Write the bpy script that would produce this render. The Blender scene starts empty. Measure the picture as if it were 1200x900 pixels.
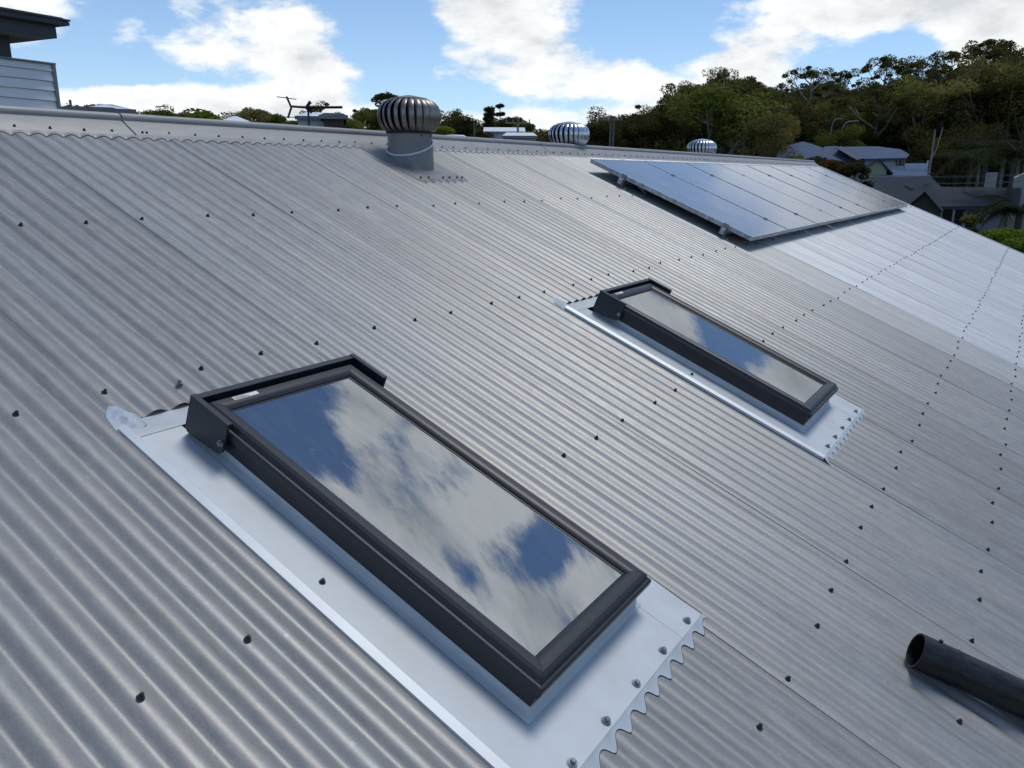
import bpy, math, random
import numpy as np
from mathutils import Vector, Matrix
sc = bpy.context.scene
R = math.radians
rnd = random.Random(7)
# ------------------------------------------------------------------ camera
PITCH = R(22.5)
CAM = Vector((-1.43759, -0.50177, 1.21137))
RIGHT = Vector((0.543338, -0.839493, 0.005936))
DOWN = Vector((-0.211577, -0.143773, -0.966729))
FWD = Vector((0.812415, 0.524005, -0.255735))
FPX = 934.64
cd = bpy.data.cameras.new('camera'); cam = bpy.data.objects.new('camera', cd); sc.collection.objects.link(cam)
cd.sensor_width = 36; cd.sensor_fit = 'HORIZONTAL'; cd.lens = FPX / 1200 * 36
cd.clip_start = 0.05; cd.clip_end = 5000
M3 = Matrix((RIGHT, -DOWN, -FWD)).transposed()
cam.matrix_world = Matrix.Translation(CAM) @ M3.to_4x4()
sc.camera = cam

def ray(x, y):
    return (RIGHT * (x - 600) + DOWN * (y - 450) + FWD * FPX).normalized()
def PX(x, y, d):
    """point of the place that lies d metres off (measured level) in the direction of photo pixel x, y"""
    r = ray(x, y); return CAM + r * (d / math.hypot(r.x, r.y))
def azel(r):
    return math.atan2(r.y, r.x), math.asin(max(-1, min(1, r.z)))
# ------------------------------------------------------------------ world
SUN_EL, SUN_AZ = R(73), R(-12)      # azimuth counter-clockwise from +X
sun_dir = Vector((math.cos(SUN_EL) * math.cos(SUN_AZ), math.cos(SUN_EL) * math.sin(SUN_AZ), math.sin(SUN_EL)))
w = bpy.data.worlds.new('World'); sc.world = w; w.use_nodes = True
nt = w.node_tree; N = nt.nodes; L = nt.links
for n in list(N): N.remove(n)
def node(nt, typ, **kw):
    n = nt.nodes.new(typ)
    for k, v in kw.items():
        if k.startswith('in_'): n.inputs[int(k[3:])].default_value = v
        else: setattr(n, k, v)
    return n
def math_(nt, op, a, b=None, clamp=False):
    n = nt.nodes.new('ShaderNodeMath'); n.operation = op; n.use_clamp = clamp
    for i, s in enumerate((a, b)):
        if s is None: continue
        if isinstance(s, (int, float)): n.inputs[i].default_value = s
        else: nt.links.new(s, n.inputs[i])
    return n.outputs[0]
out = node(nt, 'ShaderNodeOutputWorld'); bg = node(nt, 'ShaderNodeBackground')
sky = node(nt, 'ShaderNodeTexSky', sky_type='NISHITA', sun_disc=False, sun_elevation=SUN_EL, sun_rotation=math.pi / 2 - SUN_AZ,
           altitude=50, air_density=1.0, dust_density=0.1, ozone_density=2.0)
bg.inputs['Strength'].default_value = 0.13
tc = node(nt, 'ShaderNodeTexCoord'); sep = node(nt, 'ShaderNodeSeparateXYZ'); L.new(tc.outputs['Generated'], sep.inputs[0])
X, Y, Z = sep.outputs
az = math_(nt, 'ARCTAN2', Y, X); el = math_(nt, 'ARCSINE', Z)
# stretched direction for the noise: clouds flatten towards the horizon
def cloud_noise(dz, scale, detail, rough, seed):
    el2 = math_(nt, 'ADD', el, dz)
    cb = node(nt, 'ShaderNodeCombineXYZ')
    den = math_(nt, 'ADD', math_(nt, 'MAXIMUM', Z, 0.0), 0.55)
    L.new(math_(nt, 'DIVIDE', X, den), cb.inputs[0]); L.new(math_(nt, 'DIVIDE', Y, den), cb.inputs[1])
    L.new(math_(nt, 'MULTIPLY', el2, 2.3), cb.inputs[2])
    nz = node(nt, 'ShaderNodeTexNoise', noise_dimensions='4D'); nz.inputs['W'].default_value = seed
    nz.inputs['Scale'].default_value = scale; nz.inputs['Detail'].default_value = detail; nz.inputs['Roughness'].default_value = rough
    nz.inputs['Distortion'].default_value = 0.15
    L.new(cb.outputs[0], nz.inputs['Vector']); return nz.outputs['Fac']
n1 = cloud_noise(0.0, 3.4, 9, 0.60, 1.3)
n1u = cloud_noise(0.035, 3.4, 6, 0.56, 1.3)
n2 = cloud_noise(0.0, 1.5, 4, 0.5, 8.1)
n3 = cloud_noise(0.0, 11.0, 7, 0.62, 4.4)
# banks of cloud and clear gaps: (azimuth, elevation, half-width, half-height, weight)
banks = []
def bank(x, y, rx, ry, wgt):
    a, e = azel(ray(x, y)); banks.append((a, e, rx / FPX, ry / FPX, wgt))
def rbank(x, y, ra, re, wgt):       # seen mirrored in the skylight glass
    r = ray(x, y); n = Vector((0, -math.sin(PITCH), math.cos(PITCH))); r = r - 2 * r.dot(n) * n
    a, e = azel(r); banks.append((a, e, R(ra), R(re), wgt * .75))
for b in [(265, 45, 165, 52, .55), (150, 114, 115, 18, .45), (345, 118, 135, 24, .42), (400, 82, 60, 20, .35), (620, 68, 175, 48, .5), (590, 6, 95, 24, .45),
          (905, 66, 72, 34, .5), (1000, 4, 150, 24, .4), (1135, 25, 90, 44, .4), (620, 135, 190, 20, .3), (45, -5, 60, 35, .45), (1010, 78, 45, 22, .4),
          (780, 95, 70, 70, .4), (1190, 60, 60, 50, .3), (250, 132, 150, 16, .2),
          (120, 14, 65, 26, -.6), (70, 85, 70, 16, -.5), (455, 35, 46, 44, -.95), (762, 25, 80, 36, -1.15), (400, 5, 60, 14, -.25), (1062, 55, 34, 28, -.9), (975, 76, 50, 22, -.8), (190, 90, 110, 11, -.75), (500, 108, 70, 12, -.6), (650, 122, 120, 8, -.55), (462, 82, 26, 12, -.3), (800, 75, 26, 16, -.3)]:
    bank(*b)
for b in [(295, 485, 3.8, 3.2, -1.0), (345, 500, 3.5, 2.5, -.7), (430, 500, 8, 7, .3), (470, 500, 1.6, 1.2, -.4), (500, 600, 9, 6, .35), (635, 650, 2.2, 1.8, -.8), (700, 690, 4, 3, .6), (440, 455, 5, 2.5, .55), (600, 580, 4, 2.5, .45),
          (560, 690, 8, 6, .25), (395, 545, 2.5, 2, -.35), (540, 560, 2.5, 1.6, -.3), (575, 640, 2.0, 2.4, -.35), (640, 740, 5, 4, .4), (480, 550, 8, 5, .2),
          (730, 350, 4, 2.2, 1.1), (800, 388, 3.5, 1.8, .9), (765, 348, 3, 1.6, -.5), (868, 400, 4, 1.8, -.7), (915, 436, 3, 1.6, .9), (950, 448, 2.5, 1.8, .8)]:
    rbank(*b)
rbank(790, 222, 8, 4, -.5); rbank(980, 215, 9, 6, .5)
acc = None
for a, e, ra, re, wg in banks:
    da = math_(nt, 'MULTIPLY', math_(nt, 'SUBTRACT', az, a), 1 / ra); de = math_(nt, 'MULTIPLY', math_(nt, 'SUBTRACT', el, e), 1 / re)
    d2 = math_(nt, 'ADD', math_(nt, 'MULTIPLY', da, da), math_(nt, 'MULTIPLY', de, de))
    g = math_(nt, 'MULTIPLY', math_(nt, 'POWER', 2.718, math_(nt, 'MULTIPLY', d2, -0.8)), wg)
    acc = g if acc is None else math_(nt, 'ADD', acc, g)
# density = bank + noise
dens = math_(nt, 'ADD', math_(nt, 'MULTIPLY', math_(nt, 'SUBTRACT', n1, 0.52), 2.6), math_(nt, 'MULTIPLY', math_(nt, 'SUBTRACT', n3, 0.5), 2.4))
dens = math_(nt, 'ADD', dens, math_(nt, 'MULTIPLY', math_(nt, 'SUBTRACT', n2, 0.47), 0.9))
dens = math_(nt, 'ADD', dens, math_(nt, 'MULTIPLY', acc, 1.45))
mr = node(nt, 'ShaderNodeMapRange', interpolation_type='SMOOTHSTEP'); L.new(dens, mr.inputs[0])
mr.inputs[1].default_value = 0.06; mr.inputs[2].default_value = 0.72
alpha = mr.outputs[0]
shade = math_(nt, 'SUBTRACT', n1u, n1)            # thinner above means a lit top
shade = math_(nt, 'ADD', math_(nt, 'MULTIPLY', shade, -5.0), math_(nt, 'ADD', math_(nt, 'MULTIPLY', math_(nt, 'SUBTRACT', n3, 0.5), 1.8), 0.60))
thick = node(nt, 'ShaderNodeMapRange'); L.new(dens, thick.inputs[0]); thick.inputs[1].default_value = 0.35; thick.inputs[2].default_value = 1.6
thick.inputs[3].default_value = 0.12; thick.inputs[4].default_value = -0.30
shade = math_(nt, 'ADD', shade, thick.outputs[0], clamp=True)
cr = node(nt, 'ShaderNodeValToRGB'); L.new(shade, cr.inputs[0])
cr.color_ramp.elements[0].color = (3.5, 3.65, 3.8, 1); cr.color_ramp.elements[0].position = 0.0
cr.color_ramp.elements[1].color = (5.3, 5.38, 5.38, 1); cr.color_ramp.elements[1].position = 0.9
mid = cr.color_ramp.elements.new(0.42); mid.color = (4.55, 4.66, 4.74, 1)
mixc = node(nt, 'ShaderNodeMix', data_type='RGBA'); L.new(alpha, mixc.inputs[0])
skt = node(nt, 'ShaderNodeMix', data_type='RGBA', blend_type='MULTIPLY'); skt.inputs[0].default_value = 1
L.new(sky.outputs[0], skt.inputs[6]); skt.inputs[7].default_value = (0.50, 0.555, 0.60, 1)
veil = node(nt, 'ShaderNodeMix', data_type='RGBA', blend_type='ADD'); L.new(math_(nt, 'POWER', math_(nt, 'SUBTRACT', 1.0, math_(nt, 'MAXIMUM', Z, 0.0)), 4.0), veil.inputs[0]); L.new(skt.outputs[2], veil.inputs[6]); veil.inputs[7].default_value = (.35, .55, 1.25, 1)
L.new(veil.outputs[2], mixc.inputs[6]); L.new(cr.outputs[0], mixc.inputs[7])
L.new(mixc.outputs[2], bg.inputs[0]); L.new(bg.outputs[0], out.inputs[0])
# ------------------------------------------------------------------ sun
sl = bpy.data.lights.new('sun', 'SUN'); sl.energy = 1.1; sl.angle = R(20.0); sl.color = (1.0, 0.97, 0.93)
so = bpy.data.objects.new('sun', sl); sc.collection.objects.link(so)
so.rotation_euler = sun_dir.to_track_quat('Z', 'Y').to_euler(); so.location = (0, 0, 40)
sc.view_settings.view_transform = 'Standard'; sc.view_settings.look = 'None'; sc.view_settings.exposure = 0.60; sc.view_settings.gamma = 1.0
sc.cycles.max_bounces = 6; sc.cycles.transparent_max_bounces = 8; sc.cycles.caustics_reflective = False; sc.cycles.caustics_refractive = False

# ------------------------------------------------------------------ materials
def mat(name, col, rough=0.6, metal=0.0, var=0.0, vscale=5.0, col2=None, bump=0.0, bscale=50.0, stretch=None, spec=0.5, world_pos=False, rvar=0.0, objrand=0.0, extra=None):
    m = bpy.data.materials.new(name); m.use_nodes = True; t = m.node_tree; b = t.nodes['Principled BSDF']
    b.inputs['Roughness'].default_value = rough; b.inputs['Metallic'].default_value = metal
    b.inputs['Specular IOR Level'].default_value = spec
    b.inputs['Base Color'].default_value = (*col, 1)
    c = t.nodes.new('ShaderNodeTexCoord'); src = c.outputs['Object']
    if world_pos:
        g = t.nodes.new('ShaderNodeNewGeometry'); src = g.outputs['Position']
    if stretch:
        mp = t.nodes.new('ShaderNodeMapping'); mp.inputs['Scale'].default_value = stretch
        if world_pos: mp.inputs['Rotation'].default_value = (0, 0, 0)
        t.links.new(src, mp.inputs[0]); srcs = mp.outputs[0]
    else: srcs = src
    colout = None
    if var > 0 or col2:
        nz = t.nodes.new('ShaderNodeTexNoise'); nz.inputs['Scale'].default_value = vscale; nz.inputs['Detail'].default_value = 6; nz.inputs['Roughness'].default_value = 0.65
        t.links.new(srcs, nz.inputs['Vector'])
        rp = t.nodes.new('ShaderNodeValToRGB'); t.links.new(nz.outputs['Fac'], rp.inputs[0])
        c2 = col2 or tuple(min(1, x * (1 + var)) for x in col); c1 = tuple(x * (1 - var) for x in col)
        rp.color_ramp.elements[0].position = 0.32; rp.color_ramp.elements[0].color = (*c1, 1)
        rp.color_ramp.elements[1].position = 0.68; rp.color_ramp.elements[1].color = (*c2, 1)
        colout = rp.outputs[0]
        if rvar:
            ra = math_(t, 'ADD', math_(t, 'MULTIPLY', nz.outputs['Fac'], rvar * 2), rough - rvar, True); t.links.new(ra, b.inputs['Roughness'])
    if objrand:
        oi = t.nodes.new('ShaderNodeObjectInfo'); hs = t.nodes.new('ShaderNodeHueSaturation')
        t.links.new(math_(t, 'ADD', math_(t, 'MULTIPLY', oi.outputs['Random'], objrand * 2), 1 - objrand), hs.inputs['Value'])
        if colout: t.links.new(colout, hs.inputs['Color'])
        else: hs.inputs['Color'].default_value = (*col, 1)
        colout = hs.outputs[0]
    if colout: t.links.new(colout, b.inputs['Base Color'])
    if bump > 0:
        nb = t.nodes.new('ShaderNodeTexNoise'); nb.inputs['Scale'].default_value = bscale; nb.inputs['Detail'].default_value = 5
        t.links.new(srcs, nb.inputs['Vector']); bp = t.nodes.new('ShaderNodeBump'); bp.inputs['Strength'].default_value = bump; bp.inputs['Distance'].default_value = 0.01
        t.links.new(nb.outputs['Fac'], bp.inputs['Height']); t.links.new(bp.outputs[0], b.inputs['Normal'])
    return m

def roof_mat(name, base, warm, rough, metal, speck, sheetvar=.22):
    m = bpy.data.materials.new(name); m.use_nodes = True; t = m.node_tree; b = t.nodes['Principled BSDF']; K = t.links
    g = t.nodes.new('ShaderNodeNewGeometry')
    mp = t.nodes.new('ShaderNodeMapping'); mp.vector_type = 'POINT'; mp.inputs['Rotation'].default_value = (-PITCH, 0, 0); K.new(g.outputs['Position'], mp.inputs[0])
    def nz(scale, stretch, det=5, ro=.6):
        s = t.nodes.new('ShaderNodeMapping'); s.inputs['Scale'].default_value = stretch; K.new(mp.outputs[0], s.inputs[0])
        n = t.nodes.new('ShaderNodeTexNoise'); n.inputs['Scale'].default_value = scale; n.inputs['Detail'].default_value = det; n.inputs['Roughness'].default_value = ro
        K.new(s.outputs[0], n.inputs['Vector']); return n.outputs['Fac']
    streak = nz(1.0, (48, 0.6, 8), 6)          # run-off streaks that follow the ribs
    streak2 = nz(1.0, (9, 0.25, 3), 3)
    blot = nz(1.6, (1, 1, 1), 6, .7)
    spk = nz(260, (1, 0.6, 1), 2, .6)
    spk2 = nz(38, (1, 0.35, 1), 4, .7)
    oi = t.nodes.new('ShaderNodeObjectInfo')
    v = math_(t, 'MULTIPLY', math_(t, 'SUBTRACT', streak, .5), .42)
    v = math_(t, 'ADD', v, math_(t, 'MULTIPLY', math_(t, 'SUBTRACT', streak2, .5), .6))
    v = math_(t, 'ADD', v, math_(t, 'MULTIPLY', math_(t, 'SUBTRACT', blot, .5), .22))
    v = math_(t, 'ADD', v, math_(t, 'MULTIPLY', math_(t, 'SUBTRACT', spk, .5), speck))
    v = math_(t, 'ADD', v, math_(t, 'MULTIPLY', math_(t, 'SUBTRACT', spk2, .5), speck))
    v = math_(t, 'ADD', v, math_(t, 'MULTIPLY', math_(t, 'SUBTRACT', oi.outputs['Random'], .5), sheetvar))
    # dusty pale blotches on the crowns here and there
    dust = nz(2.2, (2.2, 0.55, 1), 6, .72)
    dm = t.nodes.new('ShaderNodeMapRange'); K.new(dust, dm.inputs[0]); dm.inputs[1].default_value = .60; dm.inputs[2].default_value = .76; dm.inputs[3].default_value = 0; dm.inputs[4].default_value = .38
    v = math_(t, 'ADD', v, dm.outputs[0])
    lich = nz(55, (1, .7, 1), 3, .6)
    lm = t.nodes.new('ShaderNodeMapRange'); K.new(lich, lm.inputs[0]); lm.inputs[1].default_value = .66; lm.inputs[2].default_value = .74; lm.inputs[4].default_value = .30
    v = math_(t, 'ADD', v, lm.outputs[0])
    grime = nz(7, (3.0, .35, 1), 6, .75)
    gm = t.nodes.new('ShaderNodeMapRange'); K.new(grime, gm.inputs[0]); gm.inputs[1].default_value = .58; gm.inputs[2].default_value = .74; gm.inputs[4].default_value = -.22
    v = math_(t, 'ADD', v, gm.outputs[0])
    hs = t.nodes.new('ShaderNodeHueSaturation')
    mx = t.nodes.new('ShaderNodeMix'); mx.data_type = 'RGBA'; mx.inputs[6].default_value = (*base, 1); mx.inputs[7].default_value = (*warm, 1)
    tint = nz(1.1, (3, .3, 1), 4)
    tr = t.nodes.new('ShaderNodeMapRange'); K.new(tint, tr.inputs[0]); tr.inputs[1].default_value = .4; tr.inputs[2].default_value = .62; K.new(tr.outputs[0], mx.inputs[0])
    K.new(mx.outputs[2], hs.inputs['Color']); K.new(math_(t, 'ADD', v, 1.0), hs.inputs['Value']); K.new(hs.outputs[0], b.inputs['Base Color'])
    K.new(math_(t, 'ADD', math_(t, 'MULTIPLY', spk2, .22), rough - .11, True), b.inputs['Roughness']); b.inputs['Metallic'].default_value = metal
    bp = t.nodes.new('ShaderNodeBump'); bp.inputs['Strength'].default_value = .05; bp.inputs['Distance'].default_value = .003
    K.new(spk2, bp.inputs['Height']); K.new(bp.outputs[0], b.inputs['Normal'])
    return m

M = {}
M['roof'] = roof_mat('weathered_grey_steel', (0.282, 0.286, 0.276), (0.308, 0.298, 0.280), .46, .30, .45)
M['roof_glare'] = roof_mat('painted_glare_steel', (0.54, 0.555, 0.555), (0.56, 0.565, 0.56), .50, .28, .16, .10)  # same steel; glare on the right-hand sheets painted in as a paler base colour
M['roof_half_glare'] = roof_mat('half_painted_glare_steel', (0.41, 0.415, 0.40), (0.43, 0.425, 0.41), .50, .25, .26)  # in-between tone that softens the step into the painted glare
M['cap'] = mat('ridge_cap_steel', (.31, .305, .29), .5, .2, .10, 3, bump=.05, world_pos=True, stretch=(2, 8, 8))
M['screw'] = mat('dark_screw', (.035, .04, .045), .45, .3, .2, 60)
M['zinc_screw'] = mat('zinc_screw', (.30, .33, .35), .35, .85, .2, 60)
M['galv'] = mat('new_zincalume_flashing', (.60, .615, .60), .58, .22, .10, 7, bump=.10, bscale=7, rvar=.10, col2=(.60, .64, .66))
M['galv_edge'] = mat('bright_folded_zincalume', (.60, .63, .64), .45, .3, .05, 12, rvar=.1)
M['frame'] = mat('charcoal_powder_coat', (.030, .030, .034), .40, .15, .10, 30, bump=.03, bscale=300)
M['frame_dark'] = mat('black_gasket', (.012, .012, .014), .5)
M['hood'] = mat('dark_grey_cladding', (.030, .034, .04), .40, .15, .10, 18)
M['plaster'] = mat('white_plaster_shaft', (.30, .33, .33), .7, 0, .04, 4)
M['silicone'] = mat('pale_silicone', (.45, .50, .55), .5, .0, .18, 40, bump=.3, bscale=60)
M['sticker'] = mat('white_sticker', (.75, .74, .70), .5)
M['print'] = mat('brown_print', (.22, .12, .10), .5)
M['vane_old'] = mat('weathered_vane_metal', (.27, .24, .21), .38, .85, .22, 14, rvar=.12)
M['vane_new'] = mat('bright_vane_metal', (.62, .64, .66), .27, .92, .15, 10, rvar=.1)
M['vane_dark'] = mat('dark_inside_of_ventilator', (.012, .012, .014), .7)
M['throat'] = mat('grey_ventilator_throat', (.225, .22, .215), .45, .2, .14, 6, rvar=.08)
M['throat_base'] = mat('dull_ventilator_base', (.24, .235, .225), .55, .2, .2, 9)
M['ring'] = mat('white_sealant_bead', (.66, .68, .70), .5)
M['alu'] = mat('dusty_aluminium', (.42, .44, .46), .45, .6, .2, 14)
M['alu_dirty'] = mat('dirty_panel_frame', (.42, .43, .44), .55, .4, .45, 22, col2=(.68, .70, .71))
M['bracket'] = mat('galvanised_bracket', (.30, .31, .31), .45, .7, .2, 30)
M['pipe'] = mat('black_plastic_pipe', (.006, .006, .007), .36, 0, .5, 14, bump=.25, bscale=16, stretch=(1.5, 5, 5), col2=(.026, .026, .026), spec=.35, rvar=.2)
M['pipe_in'] = mat('pipe_inside', (.02, .02, .022), .6)
M['white_board'] = mat('pale_grey_weatherboard', (.74, .75, .74), .6, 0, .04, 3)
M['dark_trim'] = mat('charcoal_trim', (.022, .026, .035), .45, 0, .1, 3)
M['dark_trim2'] = mat('slate_fascia', (.035, .045, .06), .5, 0, .1, 3)
M['soffit'] = mat('grey_soffit', (.20, .21, .22), .7)
M['asphalt'] = mat('grey_road', (.05, .05, .052), .9, 0, .2, 2)
M['ground'] = mat('dry_grass_ground', (.055, .062, .028), .95, 0, .35, .15, col2=(.10, .085, .05), world_pos=True)
M['antenna'] = mat('antenna_metal', (.03, .03, .035), .5, .4)
M['pole_wood'] = mat('weathered_timber_pole', (.13, .12, .10), .85, 0, .2, 5)
M['wire'] = mat('power_line', (.14, .15, .16), .5)
M['lamp_metal'] = mat('galvanised_lamp', (.22, .23, .23), .5, .3)
M['roof_blue'] = mat('blue_grey_roof', (.08, .115, .18), .8, .05, .10, 1, spec=.15)
M['roof_dark'] = mat('dark_grey_roof', (.042, .050, .060), .9, .0, .12, .8, spec=.1)
M['roof_white'] = mat('white_roof', (.72, .74, .76), .5, .1, .06, 1)
M['roof_pink'] = mat('pale_red_roof', (.50, .36, .35), .7)
M['wall_white'] = mat('white_wall', (.58, .62, .68), .7, 0, .05, 1)
M['wall_cream'] = mat('cream_gable', (.38, .40, .27), .8, 0, .06, 1)
M['wall_tan'] = mat('tan_wall', (.36, .34, .32), .8, 0, .06, 1)
M['wall_grey'] = mat('grey_render', (.17, .17, .20), .8, 0, .06, 1)
M['wall_brown'] = mat('dark_maroon_wall', (.07, .04, .045), .8)
M['win'] = mat('dark_window', (.01, .012, .016), .12)
M['blue_trim'] = mat('navy_trim', (.012, .02, .05), .5)
M['curtain'] = mat('pale_frame', (.30, .30, .31), .7)
M['car'] = mat('white_car_paint', (.75, .76, .77), .25, 0, spec=.6)
M['tyre'] = mat('black_rubber', (.012, .012, .012), .8)

def leaf_mat(name, a, b, sc_=.35, var=.3):
    m = bpy.data.materials.new(name); m.use_nodes = True; t = m.node_tree; p = t.nodes['Principled BSDF']; K = t.links
    g = t.nodes.new('ShaderNodeNewGeometry'); nz = t.nodes.new('ShaderNodeTexNoise'); nz.inputs['Scale'].default_value = sc_; nz.inputs['Detail'].default_value = 5
    K.new(g.outputs['Position'], nz.inputs['Vector'])
    rp = t.nodes.new('ShaderNodeValToRGB'); rp.color_ramp.elements[0].position = .35; rp.color_ramp.elements[1].position = .66
    rp.color_ramp.elements[0].color = (*a, 1); rp.color_ramp.elements[1].color = (*b, 1); K.new(nz.outputs['Fac'], rp.inputs[0])
    hs = t.nodes.new('ShaderNodeHueSaturation'); K.new(rp.outputs[0], hs.inputs['Color'])
    v = math_(t, 'ADD', math_(t, 'MULTIPLY', g.outputs['Random Per Island'], var * 2), 1 - var)
    oi = t.nodes.new('ShaderNodeObjectInfo'); v = math_(t, 'MULTIPLY', v, math_(t, 'ADD', math_(t, 'MULTIPLY', oi.outputs['Random'], .3), .85))
    K.new(v, hs.inputs['Value']); K.new(hs.outputs[0], p.inputs['Base Color']); p.inputs['Roughness'].default_value = .7; p.inputs['Specular IOR Level'].default_value = .12
    tl = t.nodes.new('ShaderNodeBsdfTranslucent'); g2 = t.nodes.new('ShaderNodeMix'); g2.data_type = 'RGBA'; g2.blend_type = 'MULTIPLY'; g2.inputs[0].default_value = 1; K.new(hs.outputs[0], g2.inputs[6]); g2.inputs[7].default_value = (1.15, 1.1, .8, 1)
    K.new(g2.outputs[2], tl.inputs[0]); ms = t.nodes.new('ShaderNodeMixShader'); ms.inputs[0].default_value = .4; K.new(p.outputs[0], ms.inputs[1]); K.new(tl.outputs[0], ms.inputs[2]); K.new(ms.outputs[0], t.nodes['Material Output'].inputs[0])
    return m
M['leaf_gum'] = leaf_mat('eucalypt_leaves', (0.053, 0.051, 0.017), (0.131, 0.116, 0.035))
M['leaf_dark'] = leaf_mat('dark_leaves', (0.032, 0.033, 0.010), (0.092, 0.085, 0.023))
M['leaf_green'] = leaf_mat('mid_green_leaves', (0.068, 0.095, 0.017), (0.170, 0.186, 0.042))
M['leaf_bright'] = leaf_mat('bright_green_leaves', (.10, .15, .015), (.20, .25, .03))
M['leaf_olive'] = leaf_mat('olive_leaves', (0.114, 0.107, 0.036), (0.251, 0.208, 0.072))
M['leaf_rust'] = leaf_mat('rust_brown_leaves', (.09, .050, .018), (.17, .085, .02))
M['leaf_red'] = leaf_mat('reddish_leaves', (.10, .055, .035), (.16, .09, .05))
M['leaf_palm'] = leaf_mat('palm_leaves', (.012, .020, .007), (.030, .042, .014))
M['bark'] = mat('brown_bark', (.07, .06, .05), .9, 0, .3, 3)
M['bark_pale'] = mat('pale_gum_bark', (.26, .24, .21), .8, 0, .25, 2)

def glass_mat(name, ior, tint, rough=.0):
    m = bpy.data.materials.new(name); m.use_nodes = True; t = m.node_tree; K = t.links
    t.nodes.remove(t.nodes['Principled BSDF']); o = t.nodes['Material Output']
    fr = t.nodes.new('ShaderNodeFresnel'); fr.inputs[0].default_value = ior
    gl = t.nodes.new('ShaderNodeBsdfGlossy'); gl.inputs['Roughness'].default_value = rough; gl.inputs['Color'].default_value = (.88, .94, 1, 1)
    tr = t.nodes.new('ShaderNodeBsdfTransparent'); tr.inputs[0].default_value = (*tint, 1)
    mx = t.nodes.new('ShaderNodeMixShader'); K.new(fr.outputs[0], mx.inputs[0]); K.new(tr.outputs[0], mx.inputs[1]); K.new(gl.outputs[0], mx.inputs[2])
    c = t.nodes.new('ShaderNodeTexCoord'); mp = t.nodes.new('ShaderNodeMapping'); mp.inputs['Scale'].default_value = (7, 1.6, 1); K.new(c.outputs['Object'], mp.inputs[0])
    nz = t.nodes.new('ShaderNodeTexNoise'); nz.inputs['Scale'].default_value = 3.0; nz.inputs['Detail'].default_value = 9; nz.inputs['Roughness'].default_value = .75; K.new(mp.outputs[0], nz.inputs['Vector'])
    df = t.nodes.new('ShaderNodeBsdfDiffuse'); df.inputs[0].default_value = (.55, .56, .55, 1); m3 = t.nodes.new('ShaderNodeMixShader')
    K.new(math_(t, 'MULTIPLY', math_(t, 'POWER', nz.outputs['Fac'], 3.0), .22), m3.inputs[0]); K.new(mx.outputs[0], m3.inputs[1]); K.new(df.outputs[0], m3.inputs[2]); K.new(m3.outputs[0], o.inputs[0])
    return m
M['glass'] = glass_mat('coated_skylight_glass', 4.3, (.34, .43, .46))
def solar_mat():
    m = bpy.data.materials.new('solar_cells'); m.use_nodes = True; t = m.node_tree; b = t.nodes['Principled BSDF']; K = t.links
    c = t.nodes.new('ShaderNodeTexCoord'); s = t.nodes.new('ShaderNodeSeparateXYZ'); K.new(c.outputs['Object'], s.inputs[0])
    def grid(o, pitch, wd):
        f = math_(t, 'FRACT', math_(t, 'MULTIPLY', o, 1 / pitch)); return math_(t, 'LESS_THAN', f, wd)
    g = math_(t, 'MAXIMUM', grid(s.outputs[0], .1835, .022), grid(s.outputs[1], .0918, .03))
    nz = t.nodes.new('ShaderNodeTexNoise'); nz.inputs['Scale'].default_value = 3; nz.inputs['Detail'].default_value = 8; nz.inputs['Roughness'].default_value = .7; K.new(c.outputs['Object'], nz.inputs['Vector'])
    mx = t.nodes.new('ShaderNodeMix'); mx.data_type = 'RGBA'; mx.inputs[6].default_value = (.020, .042, .125, 1); mx.inputs[7].default_value = (.05, .08, .17, 1); K.new(g, mx.inputs[0])
    m2 = t.nodes.new('ShaderNodeMix'); m2.data_type = 'RGBA'; K.new(mx.outputs[2], m2.inputs[6]); m2.inputs[7].default_value = (.36, .37, .38, 1)
    K.new(math_(t, 'ADD', math_(t, 'MULTIPLY', nz.outputs['Fac'], .65), .10), m2.inputs[0]); K.new(m2.outputs[2], b.inputs['Base Color'])
    K.new(math_(t, 'ADD', math_(t, 'MULTIPLY', nz.outputs['Fac'], .16), .06), b.inputs['Roughness'])
    return m
M['solar'] = solar_mat()

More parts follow.
